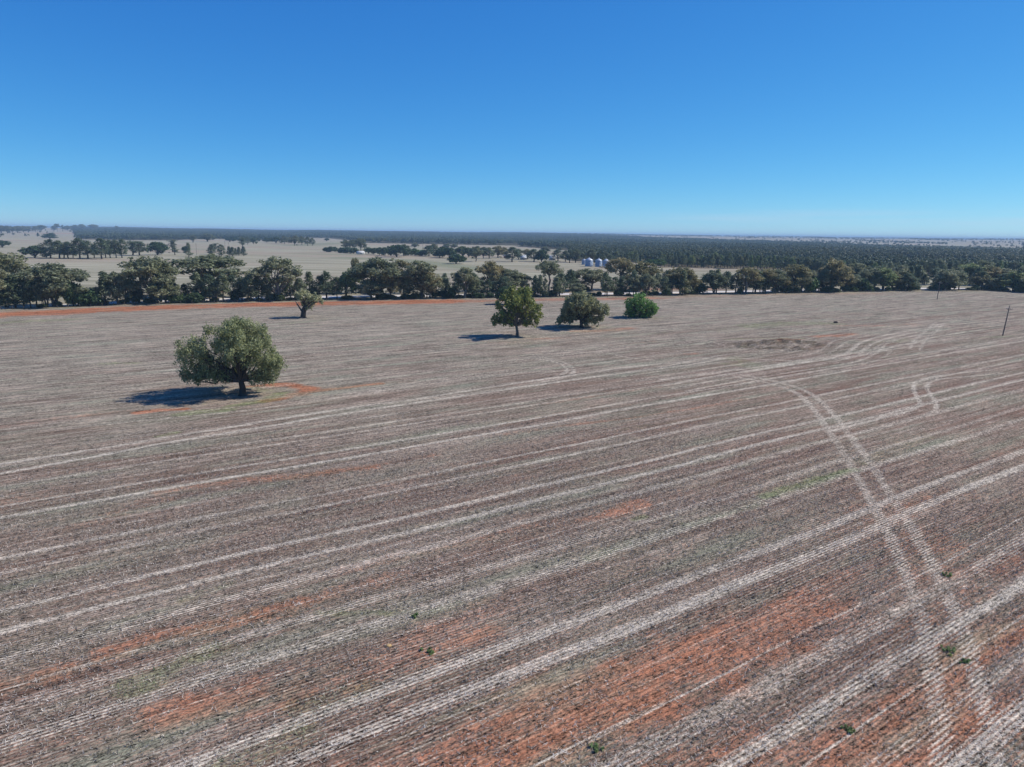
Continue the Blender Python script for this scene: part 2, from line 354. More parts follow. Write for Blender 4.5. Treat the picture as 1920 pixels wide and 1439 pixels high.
def masks(P):
    P = np.asarray(P, dtype=np.float64)
    u, v = uv(P)
    vv = v + (vn1(u*0.06, 1)-.5)*0.7 + (vn1(u*0.5, 2)-.5)*0.16
    straw = np.zeros(len(P))
    inturn = np.clip(segdist(P, W([(1330, 690), (1420, 672), (1500, 660), (1600, 640), (1700, 625)]))-0, 0, 12)/12   # trails stop where the machine turned round the mound
    for i, (c, hw, st) in enumerate(TRAILS):
        hw, st = (hw*.95, st*.74) if (hw > .3 and c < 60) else ((hw*.78, st) if hw > .3 else (hw, st))
        d = np.abs(vv-c); edge = np.clip((hw*1.1-d)/(hw*0.5+0.06), 0, 1)
        s = edge*min(1, st*1.08)*(0.72+0.36*vn2(u*0.045+i*17, np.full_like(u, i*3.3))+.25*(vn2(u*0.4+i*5, v*1.6)-.5))
        if c > 104: s = s*inturn
        straw = np.maximum(straw, s*np.clip(.82+.18*(u+15)/50, .72, 1))
    for (poly, hw, st) in CURVES:
        d = segdist(P, poly)+(vn2(u*0.8, v*0.8)-.5)*0.25
        s = np.clip((hw*1.3-d)/(hw*0.6+0.08), 0, 1)*st*1.15*(0.75+0.4*vn2(u*0.3, v*0.3)); straw = np.maximum(straw, s)
    out = []
    for lst in (RED, GREEN, ROUGH):
        r = np.zeros(len(P))
        for poly, hw, st in lst:
            if lst is RED and poly[0][1] > 880: hw, st = hw*2.0, st*.82
            d = segdist(P, W(poly)) + (vn2(u*0.35, v*0.9)-.5)*hw*0.9
            r = np.maximum(r, st*np.clip((hw*1.6-d)/(hw*1.1), 0, 1))
        out.append(r)
    return straw, out[0], out[1], out[2]

# belt line (field edge) in pixels -> ground height of things is 0 there
def yfront(x): return np.interp(x, [-400, 0, 120, 240, 480, 700, 960, 1200, 1400, 1560, 1680, 1760, 1850, 1920, 2300],
                                [622, 580.5, 577, 571.5, 566.5, 562.5, 559.5, 556.5, 552, 549, 546.5, 546, 546, 549.5, 566])

# ------------------------------------------------------------------ the stubble field (one sheet, fine near, coarse far)
NA, NR = 900, 900
az = np.linspace(math.radians(-56), math.radians(56), NA)       # from +Y
rr = np.exp(np.linspace(math.log(16), math.log(640), NR))
A, Rr = np.meshgrid(az, rr, indexing='ij')
FX, FY = Rr*np.sin(A), Rr*np.cos(A)
edge = np.array([at(x, float(yfront(x))+1.2) for x in np.linspace(-900, 2700, 120)])
eaz = np.arctan2(edge[:, 0], edge[:, 1]); er = np.hypot(edge[:, 0], edge[:, 1])
lim = np.interp(A, eaz, er)
keep = Rr <= lim*1.003
P2 = np.c_[FX.ravel(), FY.ravel()]
sraw, red, grn, rgh = masks(P2)
mound = at(1475, 648)
dm = np.hypot((P2[:, 0]-mound[0])/26, (P2[:, 1]-mound[1]-3)/9)
Z = 0.02 + 1.0*np.exp(-dm**2*1.4) + rgh*0.9*(vn2(P2[:, 0]*0.75, P2[:, 1]*0.45)-.35) + 0.10*(vn2(P2[:, 0]*.05, P2[:, 1]*.05)-.5)*0.2
dist = np.hypot(P2[:, 0], P2[:, 1])
idx = np.arange(NA*NR).reshape(NA, NR)
Qd = np.stack([idx[:-1, :-1], idx[:-1, 1:], idx[1:, 1:], idx[1:, :-1]], -1)
kq = (keep[:-1, :-1] & keep[1:, 1:] & keep[:-1, 1:] & keep[1:, :-1])
Qd = Qd[kq][:, ::-1]
t = NT('stubble_ground')
geo = t.n('ShaderNodeNewGeometry'); pos = geo.outputs['Position']
rot = t.n('ShaderNodeVectorRotate', rotation_type='Z_AXIS'); t.l(pos, rot.inputs['Vector']); rot.inputs['Angle'].default_value = -TH
uvw = rot.outputs[0]
sep = t.n('ShaderNodeSeparateXYZ'); t.l(uvw, sep.inputs[0]); vco = sep.outputs['Y']
am = t.n('ShaderNodeAttribute'); am.attribute_name = 'mask'
sc_ = t.n('ShaderNodeSeparateColor'); t.l(am.outputs['Color'], sc_.inputs[0])
mS, mR, mG = sc_.outputs[0], sc_.outputs[1], sc_.outputs[2]; mD = am.outputs['Alpha']
band = t.noise(t.vscale(uvw, 0.010, 0.16, 1), 1.0, 3, 0.6)
streak = t.noise(t.vscale(uvw, 0.05, 1.6, 1), 1.0, 3, 0.65)
patch = t.noise(t.vscale(uvw, 0.05, 0.11, 1), 1.0, 4, 0.6)
blot = t.noise(uvw, 0.55, 3, 0.6)
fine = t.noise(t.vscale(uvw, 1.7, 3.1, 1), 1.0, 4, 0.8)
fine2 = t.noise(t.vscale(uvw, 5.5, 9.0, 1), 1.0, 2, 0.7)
fardn = t.noise(t.vscale(uvw, .10, .34, 1), 1.0, 3, 0.75)
fards = t.noise(t.vscale(uvw, .03, .75, 1), 1.0, 3, 0.7)
med = t.noise(t.vscale(uvw, .45, 1.1, 1), 1.0, 3, 0.7)
rowph = t.math('ADD', t.math('MULTIPLY', vco, 2*math.pi/0.333), t.math('MULTIPLY', t.noise(t.vscale(uvw, .25, .5, 1), 1.0, 2, .5), 3.0))
rows = t.math('MULTIPLY', t.math('SINE', rowph), t.ramp(t.noise(t.vscale(uvw, .035, .10, 1, (5, 3, 0)), 1.0, 3, .6), .36, .60, .22, 1.1))
c = t.mix(t.ramp(band, .35, .66), (0.160, 0.108, 0.076), (0.262, 0.212, 0.158))
c = t.mix(t.math('MULTIPLY', t.ramp(patch, .45, .66), .8), c, (0.215, 0.200, 0.142))
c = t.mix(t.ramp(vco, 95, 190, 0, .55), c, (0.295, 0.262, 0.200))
c = t.mix(t.math('MULTIPLY', t.ramp(streak, .50, .74), .65), c, (0.40, 0.345, 0.28))
c = t.mix(t.math('MULTIPLY', t.ramp(streak, .47, .30), .6), c, (0.15, 0.10, 0.08))
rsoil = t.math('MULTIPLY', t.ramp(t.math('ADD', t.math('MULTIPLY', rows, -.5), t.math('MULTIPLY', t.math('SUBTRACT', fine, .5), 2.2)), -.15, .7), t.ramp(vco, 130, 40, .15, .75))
c = t.mix(rsoil, c, t.mix(band, (0.27, 0.105, 0.062), (0.165, 0.092, 0.066)))
# bare red soil, broken up by what lies on it
rm = t.math('ADD', mR, t.math('MULTIPLY', t.ramp(patch, .42, .66), t.ramp(vco, 75, 20, .12, .42)))
rm = t.math('ADD', rm, t.math('MULTIPLY', t.math('SUBTRACT', blot, .5), 1.1))
rm = t.math('ADD', rm, t.math('MULTIPLY', t.math('SUBTRACT', fine, .5), 1.7))
rm = t.math('ADD', rm, t.math('MULTIPLY', t.math('SUBTRACT', fine2, .5), 1.5))
rm = t.math('ADD', rm, t.math('MULTIPLY', t.math('SUBTRACT', fardn, .5), 1.1))
rm = t.ramp(rm, .36, 1.15)
c = t.mix(t.math('MULTIPLY', rm, t.ramp(mR, .6, 1.4, .62, .92)), c, (0.345, 0.130, 0.064))
gm = t.math('ADD', mG, t.math('ADD', t.math('MULTIPLY', t.math('SUBTRACT', blot, .5), 1.2), t.math('MULTIPLY', t.math('SUBTRACT', fine, .5), 1.2)))
gm = t.math('ADD', gm, t.math('MULTIPLY', t.math('SUBTRACT', fine2, .5), 1.2))
gm = t.ramp(gm, .40, 1.15)
c = t.mix(t.math('MULTIPLY', gm, .75), c, (0.185, 0.215, 0.09))
gz = t.ramp(t.noise(t.vscale(uvw, 0.03, 0.22, 1, (40, 9, 0)), 1.0, 4, 0.6), .52, .70)
c = t.mix(t.math('MULTIPLY', gz, .5), c, (0.225, 0.255, 0.175))
# pale straw trails
rw2 = rows
smk = t.math('ADD', mS, t.math('MULTIPLY', t.math('SUBTRACT', fine, .5), 1.1))
smk = t.math('ADD', smk, t.math('MULTIPLY', t.math('SUBTRACT', fine2, .5), 1.2))
smk = t.math('ADD', smk, t.math('MULTIPLY', t.math('SUBTRACT', med, .5), .7))
smk = t.math('ADD', smk, t.math('MULTIPLY', rw2, .34))
smk = t.math('MULTIPLY', t.ramp(smk, .16, .85), t.ramp(mS, .02, .15))
c = t.mix(t.math('MULTIPLY', smk, .80), c, (0.475, 0.415, 0.325))
# rough weedy bank
dk = t.ramp(t.math('ADD', t.math('MULTIPLY', mD, .85), t.math('ADD', t.math('MULTIPLY', t.math('SUBTRACT', fardn, .5), 2.2), t.math('MULTIPLY', t.math('SUBTRACT', med, .5), 2.2))), .45, .8)
dk = t.math('MULTIPLY', dk, t.ramp(mD, .02, .2))
c = t.mix(t.math('MULTIPLY', dk, .7), c, t.mix(blot, (0.045, 0.045, 0.025), (0.10, 0.065, 0.04)))
# straw / gap speckle; dark specks paint shadow between stalks into the colour
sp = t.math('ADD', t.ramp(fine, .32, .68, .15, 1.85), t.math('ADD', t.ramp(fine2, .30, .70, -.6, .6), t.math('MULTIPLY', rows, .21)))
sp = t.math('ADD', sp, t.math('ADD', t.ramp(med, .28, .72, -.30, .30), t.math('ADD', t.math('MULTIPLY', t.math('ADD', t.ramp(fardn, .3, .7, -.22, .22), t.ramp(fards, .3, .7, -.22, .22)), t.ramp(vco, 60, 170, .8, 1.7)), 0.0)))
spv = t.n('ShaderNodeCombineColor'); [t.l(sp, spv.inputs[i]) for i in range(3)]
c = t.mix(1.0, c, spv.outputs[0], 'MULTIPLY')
bmp = t.n('ShaderNodeBump'); bmp.inputs['Strength'].default_value = 0.7; bmp.inputs['Distance'].default_value = 0.12
t.l(t.math('ADD', fine, t.math('MULTIPLY', rows, .22)), bmp.inputs['Height'])
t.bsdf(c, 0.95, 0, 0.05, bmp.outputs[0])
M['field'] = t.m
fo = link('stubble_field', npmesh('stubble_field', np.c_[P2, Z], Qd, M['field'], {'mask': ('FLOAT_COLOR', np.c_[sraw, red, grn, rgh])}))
tag(fo, 'red earth field of harvested stubble crossed by pale header trails', kind='structure')

# ------------------------------------------------------------------ standing and lying stubble, drilled rows 1/3 m apart (only where single stalks can be seen)
def stubble():
    rng = np.random.default_rng(11)
    du, dv = 0.21, 0.333
    u0, u1, v0, v1 = -80, 190, -45, 150
    U, V_ = np.meshgrid(np.arange(u0, u1, du), np.arange(v0, v1, dv), indexing='ij')
    U = U.ravel()+rng.normal(0, .09, U.size); V_ = V_.ravel()+rng.normal(0, .025, V_.size)
    X = U*CT-V_*ST; Y = U*ST+V_*CT
    r = np.hypot(X, Y); a = np.degrees(np.arctan2(X, Y))
    k = (r > 27) & (r < 118) & (np.abs(a) < 41) & (rng.random(len(r)) < np.clip((122-r)/45, 0, 1)*0.82)
    X, Y, U, V_ = X[k], Y[k], U[k], V_[k]
    s, rd, g, ro = masks(np.c_[X, Y])
    k = rng.random(len(X)) < (1-0.55*np.clip(rd+0.9*(vn2(U*.5, V_*.5)-.5), 0, 1))*(0.45+0.9*vn2(U*.12+9, V_*.5))
    X, Y, s, g, rd, U, V_ = X[k], Y[k], s[k], g[k], rd[k], U[k], V_[k]
    n = len(X); nb = 4
    X = np.repeat(X, nb)+rng.normal(0, .04, n*nb); Y = np.repeat(Y, nb)+rng.normal(0, .03, n*nb)
    s = np.repeat(s, nb); g = np.repeat(g, nb); N = n*nb
    ang = rng.random(N)*2*math.pi; lean = rng.normal(0, .10, (N, 2))
    h = rng.uniform(.07, .19, N)*(1-.35*np.clip(s, 0, 1)); wd = rng.uniform(.010, .026, N)
    flat = rng.random(N) < (.18+.55*np.clip(s, 0, 1))
    L = rng.uniform(.12, .30, N)
    dx, dy = np.cos(ang), np.sin(ang)
    bx = np.c_[dx*wd, dy*wd, np.zeros(N)]
    base = np.c_[X, Y, np.full(N, .02)]
    tip = np.where(flat[:, None], np.c_[-dy*L, dx*L, rng.uniform(.02, .07, N)], np.c_[lean[:, 0], lean[:, 1], h])
    Vv = np.stack([base-bx, base+bx, base+bx*.6+tip, base-bx*.6+tip], 1).reshape(-1, 3)
    Q = np.arange(N*4).reshape(N, 4)
    tone = np.clip(rng.normal(.30, .27, N)+.30*np.clip(s, 0, 1)+.15*flat, 0, 1)
    gr = np.clip(g*1.1*(rng.random(N) < .6), 0, 1)
    me = npmesh('stubble', Vv, Q, M['straw'], {'tone': ('FLOAT', np.repeat(tone, 4)), 'grn': ('FLOAT', np.repeat(gr, 4))})
    tag(link('stubble', me), 'grey brown cut stubble and loose straw over red soil', 'stubble', kind='stuff')
t = NT('straw'); a1 = t.n('ShaderNodeAttribute'); a1.attribute_name = 'tone'; a2 = t.n('ShaderNodeAttribute'); a2.attribute_name = 'grn'
c = t.mix(t.ramp(a1.outputs['Fac'], 0.1, .95), (0.09, 0.066, 0.052), (0.78, 0.70, 0.60)); c = t.mix(a2.outputs['Fac'], c, (0.14, 0.20, 0.07))
t.bsdf(c, .8, 0, .15); M['straw'] = t.m
stubble()

# ------------------------------------------------------------------ the wide land: one sheet out to the horizon
def landz(X, Y):
    r = np.hypot(X, Y); a = np.arctan2(X, Y)
    k = np.clip((r-2300)/5200, 0, 1); k = k*k*(3-2*k)
    ridge = 27+2.2*np.sin(a*9+1)+1.2*np.sin(a*23)+1.0*np.sin(a*51+2)
    z = k*ridge*np.where(Y > -1e9, 1, 1)
    und = np.clip((r-2600)/1500, 0, 1)*np.clip((8500-r)/1500, 0, 1)
    z = z + und*3.0*(vn2(X/900+50, Y/700+50)-.5)*2
    z = z*np.where(r > 9000, np.clip(1-(r-9000)/9000, 0.25, 1), 1)
    return z
az2 = np.r_[np.linspace(-math.pi, -1.0, 40)[:-1], np.linspace(-1.0, 1.0, 620), np.linspace(1.0, math.pi, 40)[1:]]
rr2 = np.r_[0.5, np.exp(np.linspace(math.log(8), math.log(32000), 420))]
A2, R2 = np.meshgrid(az2, rr2, indexing='ij')
LX, LY = R2*np.sin(A2), R2*np.cos(A2)
LZ = landz(LX, LY)
# forest floor region (also used for planting)
FN = [(-900, 440), (-300, 431), (0, 431), (120, 432), (146, 449), (240, 451), (330, 451), (400, 448), (470, 452), (560, 447), (620, 448), (690, 456), (800, 458), (960, 461),
      (974, 463), (1066, 470), (1072, 490), (1190, 493), (1240, 500), (1440, 504), (1500, 511), (1540, 514), (1600, 516), (1700, 519), (1900, 515), (2300, 518), (2900, 530)]
fp = np.array([at(*p) for p in FN]); faz = np.arctan2(fp[:, 0], fp[:, 1]); fr = np.hypot(fp[:, 0], fp[:, 1])
_x = np.array([-900, 160, 1000, 1200, 1330, 1500, 1680, 1920, 2900]); _a = np.array([math.atan2(*at(x, 640)) for x in _x])
def rnear(a): return np.interp(a, faz, fr)
def rfar(a): return np.interp(a, _a, [7300, 7300, 6800, 4700, 4000, 3000, 2500, 2150, 2000])
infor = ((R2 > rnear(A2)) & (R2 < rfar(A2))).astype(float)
grn2 = np.zeros_like(LX); red2 = np.zeros_like(LX)
PL = np.c_[LX.ravel(), LY.ravel()]
for poly, hw in (([(640, 483), (760, 488), (860, 500), (920, 508)], 22), ([(700, 468), (850, 471)], 60), ([(560, 460), (640, 456)], 60), ([(560, 476), (660, 478)], 20)):
    pw = W(poly); b = np.full(len(PL), 1e9)
    for a_, b_ in zip(pw[:-1], pw[1:]):
        q = PL-a_; d = b_-a_; tt = np.clip((q@d)/(d@d), 0, 1); b = np.minimum(b, np.hypot(*(q-tt[:, None]*d).T))
    grn2 = np.maximum(grn2, np.clip(1.3-b.reshape(LX.shape)/hw, 0, 1))
for poly, hw in (([(300, 552), (380, 549.5), (460, 546), (560, 545)], 5), ([(1200, 543), (1340, 542)], 6), ([(100, 440), (240, 441)], 120), ([(1085, 503), (1160, 504)], 5)):
    pw = W(poly); b = np.full(len(PL), 1e9)
    for a_, b_ in zip(pw[:-1], pw[1:]):
        q = PL-a_; d = b_-a_; tt = np.clip((q@d)/(d@d), 0, 1); b = np.minimum(b, np.hypot(*(q-tt[:, None]*d).T))
    red2 = np.maximum(red2, np.clip(1.3-b.reshape(LX.shape)/hw, 0, 1)*.8)
# verge ground under the roadside belt
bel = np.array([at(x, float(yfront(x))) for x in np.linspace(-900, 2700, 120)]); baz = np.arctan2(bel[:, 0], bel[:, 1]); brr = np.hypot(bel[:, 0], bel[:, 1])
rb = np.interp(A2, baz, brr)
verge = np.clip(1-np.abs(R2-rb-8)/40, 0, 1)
n1, n2 = LX.shape
idx = np.arange(n1*n2).reshape(n1, n2)
Q = np.stack([idx[:-1, :-1], idx[:-1, 1:], idx[1:, 1:], idx[1:, :-1]], -1).reshape(-1, 4)[:, ::-1]
t = NT('dry_pasture'); geo = t.n('ShaderNodeNewGeometry'); pos = geo.outputs['Position']
am = t.n('ShaderNodeAttribute'); am.attribute_name = 'mask'; s3 = t.n('ShaderNodeSeparateColor'); t.l(am.outputs['Color'], s3.inputs[0])
r15 = t.n('ShaderNodeVectorRotate', rotation_type='Z_AXIS'); t.l(pos, r15.inputs['Vector']); r15.inputs['Angle'].default_value = math.radians(6)
st_ = t.noise(t.vscale(r15.outputs[0], .006, .10, 1), 1.0, 4, .65); bg_ = t.noise(t.vscale(pos, .0016, .0040, 1), 1.0, 4, .6)
md = t.noise(pos, .25, 3, .6); fi = t.noise(pos, 2.0, 2, .6)
c = t.mix(t.ramp(st_, .40, .60), (0.225, 0.205, 0.135), (0.405, 0.368, 0.262))
c = t.mix(t.math('MULTIPLY', t.ramp(bg_, .48, .6), .6), c, (0.33, 0.24, 0.18))
c = t.mix(t.math('MULTIPLY', t.ramp(md, .5, .8), .4), c, (0.25, 0.23, 0.16))
c = t.mix(t.math('MULTIPLY', s3.outputs[1], .62), c, (0.175, 0.195, 0.11))
c = t.mix(s3.outputs[2], c, (0.36, 0.15, 0.085))
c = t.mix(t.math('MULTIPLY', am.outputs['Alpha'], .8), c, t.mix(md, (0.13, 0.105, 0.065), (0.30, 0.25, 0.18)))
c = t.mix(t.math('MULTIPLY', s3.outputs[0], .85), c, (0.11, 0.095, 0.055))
sp = t.ramp(fi, .3, .7, .8, 1.2); spv = t.n('ShaderNodeCombineColor'); [t.l(sp, spv.inputs[i]) for i in range(3)]
c = t.mix(1.0, c, spv.outputs[0], 'MULTIPLY')
t.bsdf(c, .95, 0, .05); M['land'] = t.m
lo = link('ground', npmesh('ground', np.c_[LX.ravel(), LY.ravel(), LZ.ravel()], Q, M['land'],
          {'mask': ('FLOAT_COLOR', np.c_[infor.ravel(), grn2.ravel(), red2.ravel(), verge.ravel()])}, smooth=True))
tag(lo, 'pale dry pasture plain reaching to the low ridge on the horizon', kind='structure')

# gravel road behind the roadside trees
rp = [(-500, 634), (-200, 602), (0, 577.5), (60, 575), (240, 567), (480, 559.5), (700, 555.7), (960, 552.8), (1200, 550.3), (1400, 546.5), (1560, 543.6), (1680, 541.6), (1800, 541.2), (1860, 542.5), (1920, 545.5), (2100, 553), (2500, 575)]
xs = np.linspace(-500, 2500, 160); ys = np.interp(xs, *np.array(rp).T); RP = np.array([at(x, y) for x, y in zip(xs, ys)])
T_ = np.gradient(RP, axis=0); T_ /= np.linalg.norm(T_, axis=1)[:, None]; Nn = np.c_[-T_[:, 1], T_[:, 0]]
offs = [-4.6, -3.6, -1.2, 1.2, 3.6, 4.6]; zz = [.012, .06, .12, .12, .06, .012]
Vr = np.concatenate([np.c_[RP+Nn*o*(1+.06*np.sin(np.arange(160)*1.7))[:, None], np.full(160, z)] for o, z in zip(offs, zz)])
idx = np.arange(6*160).reshape(6, 160); Q = np.stack([idx[:-1, :-1], idx[:-1, 1:], idx[1:, 1:], idx[1:, :-1]], -1).reshape(-1, 4)
t = NT('gravel'); geo = t.n('ShaderNodeNewGeometry'); nz = t.noise(geo.outputs['Position'], .5, 4, .6)
t.bsdf(t.mix(nz, (0.50, 0.44, 0.38), (0.74, 0.70, 0.65)), .9, 0, .1); M['gravel'] = t.m
tag(link('gravel_road', npmesh('gravel_road', Vr, Q, M['gravel'])), 'pale gravel road running behind the roadside trees', kind='structure')

# ------------------------------------------------------------------ trees
def leafmesh(name, C, R, n, size, mat, rng, vdown=0.0, aspect=1.7, up=0.25):
    """leaf-sized faces spread through small clumps C (k,3) of radius R (k,3)"""
    C = np.asarray(C, float); R = np.asarray(R, float); k = len(C)
    n = np.asarray(n) if np.ndim(n) else np.full(k, int(n))
    ci = np.repeat(np.arange(k), n); N = len(ci)
    d = rng.normal(size=(N, 3)); d /= np.linalg.norm(d, axis=1)[:, None]
    rad = rng.uniform(.25, 1.05, N)**.6
    P = C[ci]+d*R[ci]*rad[:, None]
    nr = d*.6+rng.normal(size=(N, 3))*.6+np.array([0, 0, up]); nr /= np.linalg.norm(nr, axis=1)[:, None]
    tv = rng.normal(size=(N, 3)); tv[:, 2] -= vdown*2.5
    tv -= nr*np.sum(tv*nr, 1)[:, None]; tv /= np.linalg.norm(tv, axis=1)[:, None]
    bv = np.cross(nr, tv); s = size*rng.uniform(.6, 1.35, N)
    a = tv*(s*aspect/2)[:, None]; b = bv*(s/2)[:, None]
    V = np.stack([P-a, P-a*.1-b, P+a, P+a*.1+b], 1).reshape(-1, 3)
    ct = rng.uniform(-.22, .22, k)
    tone = np.clip(.5+ct[ci]+rng.normal(0, .22, N), 0, 1)
    return npmesh(name, V, np.arange(N*4).reshape(N, 4), mat, {'tone': ('FLOAT', np.repeat(tone, 4))})

def limb(mb, a, b, r0, r1, rng, seg=4, bend=.12, sag=0.0, n=6):
    a, b = np.array(a, float), np.array(b, float); L = np.linalg.norm(b-a)
    t_ = np.linspace(0, 1, seg+1)[:, None]
    P = a+(b-a)*t_; w_ = rng.normal(size=(seg+1, 3))*L*bend*.35; w_[0] = 0; w_[-1] *= .2
    P = P+w_*np.sin(t_*math.pi)+np.array([0, 0, 1.0])*sag*L*np.sin(t_*math.pi)
    mb.tube(P, np.linspace(r0, r1, seg+1), n)
    return P

def subclumps(L, Rl, k, rs, rng, low=-.5, flat=.8):
    """k small clumps over a bough centred L with radii Rl"""
    d = rng.normal(size=(k, 3)); d /= np.linalg.norm(d, axis=1)[:, None]; d[:, 2] = np.maximum(d[:, 2], low)
    C = np.array(L)+d*np.array(Rl)*rng.uniform(.55, 1.0, (k, 1))
    r = rs*rng.uniform(.7, 1.3, (k, 1)); return C, np.c_[r, r, r*flat]

def ext(C, R):
    C = np.asarray(C); R = np.asarray(R); h = float((C[:, 2]+R[:, 2]*.8).max())
    lo = np.percentile(C[:, :2]-R[:, :2]*.7, 3, axis=0); hi = np.percentile(C[:, :2]+R[:, :2]*.7, 97, axis=0)
    return float((hi-lo).mean()), h
def gum_proto(kind, seed):
    """a gum 14 m high and 12 m wide; open boughs on visible limbs"""
    rng = np.random.default_rng(seed); H, Wd = 14.0, 12.0
    tb = MB(); C = []; R = []
    dead = rng.random() < .4
    if kind == 'umb': fk, nl, lowz, thick = .26, 15, .48, .15
    elif kind == 'vase': fk, nl, lowz, thick = .10, 14, .42, .17
    elif kind == 'tall': fk, nl, lowz, thick = .44, 10, .56, .2
    else: fk, nl, lowz, thick = .18, 19, .30, .2
    ntr = {'vase': 4, 'gum': 2, 'umb': 2, 'tall': 1}[kind]
    forks = []
    for i in range(ntr):
        a = rng.random()*6.28; s = .35 if ntr > 1 else 0
        f = np.array([math.cos(a)*s*3*fk*2, math.sin(a)*s*3*fk*2, H*fk*rng.uniform(.85, 1.2)])
        limb(tb, (math.cos(a)*s*.5, math.sin(a)*s*.5, -.2), f, .42/ntr**.4, .30/ntr**.4, rng, 3, .1, n=7); forks.append(f)
    for i in range(nl):
        a = i*2.4+rng.normal(0, .3); q = math.sqrt((i+.6)/nl)
        rad = Wd*.5*q*rng.uniform(.62, .80)
        zt = H*.90-H*(.90-lowz)*q**1.8*rng.uniform(.35, 1.1)
        if kind == 'gum': zt = H*(.87-.56*q**1.6*rng.uniform(.3, 1.15))
        Lc = np.array([math.cos(a)*rad, math.sin(a)*rad, zt])
        f = forks[i % len(forks)]
        P = limb(tb, f, Lc, .19, .05, rng, 4, .16, .05, 5)
        rl = Wd*rng.uniform(.11, .17); fl = .7 if kind != 'gum' else .8
        c_, r_ = subclumps(Lc, (rl, rl, rl*fl*1.15), 13, .8, rng, -.6, .85)
        C.append(c_); R.append(r_)
        for j in range(3):
            limb(tb, P[3], c_[rng.integers(len(c_))], .06, .02, rng, 2, .1, n=3)
        if rng.random() < .5:      # a smaller inner bough
            L2 = P[2]+rng.normal(0, 1.0, 3); c_, r_ = subclumps(L2, (1.2, 1.2, .9), 5, .7, rng); C.append(c_); R.append(r_)
    C = np.concatenate(C); R = np.concatenate(R)
    cr = leafmesh('crown', C, R, 27, .34, M['gum'], rng, .5, 1.6, .3)
    tr = tb.mesh('trunk', M['bark_pale'] if (kind in ('vase', 'umb') and seed % 2) else M['bark_grey'], True)
    return tr, cr, *ext(C, R)

def pine_proto(kind, seed):
    """cypress pine 11 m high and 5 m wide"""
    rng = np.random.default_rng(seed); H, Wd = 11.0, 5.0
    tb = MB(); limb(tb, (0, 0, -.2), (rng.normal(0, .15), rng.normal(0, .15), H*.9), .19, .04, rng, 5, .03)
    C = []; R = []
    z0 = {'con': .14, 'cyp': .23, 'col': .10, 'thin': .38}[kind]
    k = {'con': 84, 'cyp': 76, 'col': 90, 'thin': 44}[kind]
    lump = rng.uniform(.75, 1.15, 12)
    for i in range(k):
        q = (i+.5)/k; z = H*(z0+(1-z0)*q)
        if kind == 'con': pr = (1-q)**.8*(min(1, q*7+.4))
        elif kind == 'cyp': pr = math.sin(math.pi*min(1, (q*.86+.14)))**.55*(1-.35*q)
        elif kind == 'col': pr = min(1, q*6+.3)*(1-q**4)**.8*.9
        else: pr = (.5+.5*math.sin(q*11+seed))*.7+.25*(1-q)
        a = rng.random()*6.28; rad = Wd*.5*pr*rng.uniform(.45, .92)*lump[int((a/6.28*3) % 3)*4+int(q*3.99)]
        C.append((math.cos(a)*rad, math.sin(a)*rad, z)); R.append((.62, .62, .8))
        if i % 7 == 0: limb(tb, (0, 0, z-.5), C[-1], .05, .02, rng, 2, .05, n=3)
    cr = leafmesh('crown', C, R, 23, .27, M['pine'], rng, .0, 1.7, .35)
    return tb.mesh('trunk', M['bark_dark'], True), cr, *ext(C, R)

def round_proto(seed, mat='bush', H=7.0, Wd=8.0, z0=.32, stem=True):
    rng = np.random.default_rng(seed); tb = MB()
    f = (rng.normal(0, .2), rng.normal(0, .2), H*z0*.8); limb(tb, (0, 0, -.2), f, .28, .22, rng, 2, .05)
    C = []; R = []
    for i in range(15):
        a = i*2.4+rng.normal(0, .2); q = math.sqrt((i+.5)/15)
        L = np.array([math.cos(a)*Wd*.5*q*.78, math.sin(a)*Wd*.5*q*.78, H*(.86-(.86-z0-.1)*q**2.4*rng.uniform(.5, 1))])
        limb(tb, f, L, .12, .03, rng, 3, .1, .05, 4)
        c_, r_ = subclumps(L, (1.15, 1.15, .9), 9, .68, rng, -.7); C.append(c_); R.append(r_)
        c_, r_ = subclumps(L*np.array([.8, .8, .72]), (1., 1., .8), 4, .68, rng, -.7); C.append(c_); R.append(r_)
    return tb.mesh('trunk', M['bark_dark'], True), leafmesh('crown', np.concatenate(C), np.concatenate(R), 17, .40, M[mat], rng, .1, 1.5, .3), *ext(np.concatenate(C), np.concatenate(R))

PR = {'umb': [gum_proto('umb', s) for s in (1, 2, 3, 4)], 'gum': [gum_proto('gum', s) for s in (11, 12, 13, 14, 15)],
      'vase': [gum_proto('vase', s) for s in (21, 22)], 'tall': [gum_proto('tall', s) for s in (31, 32)],
      'cyp': [pine_proto('cyp', s) for s in (41, 42, 43, 44)], 'con': [pine_proto('con', s) for s in (51, 52, 53)],
      'col': [pine_proto('col', s) for s in (61, 62)], 'thin': [pine_proto('thin', s) for s in (71, 72, 73)],
      'shr': [round_proto(s, 'bush', 4.0, 5.0, .06) for s in (81, 82, 83)], 'rnd': [round_proto(s, 'bush', 7.0, 8.0, .12) for s in (91, 92, 93)]}
NAMES = {'umb': 'gum_tree', 'gum': 'gum_tree', 'vase': 'gum_tree', 'tall': 'gum_tree', 'cyp': 'cypress_pine', 'con': 'cypress_pine',
         'col': 'cypress_pine', 'thin': 'slender_tree', 'shr': 'shrub', 'rnd': 'round_tree'}
_cnt = {}
prng = np.random.default_rng(77)
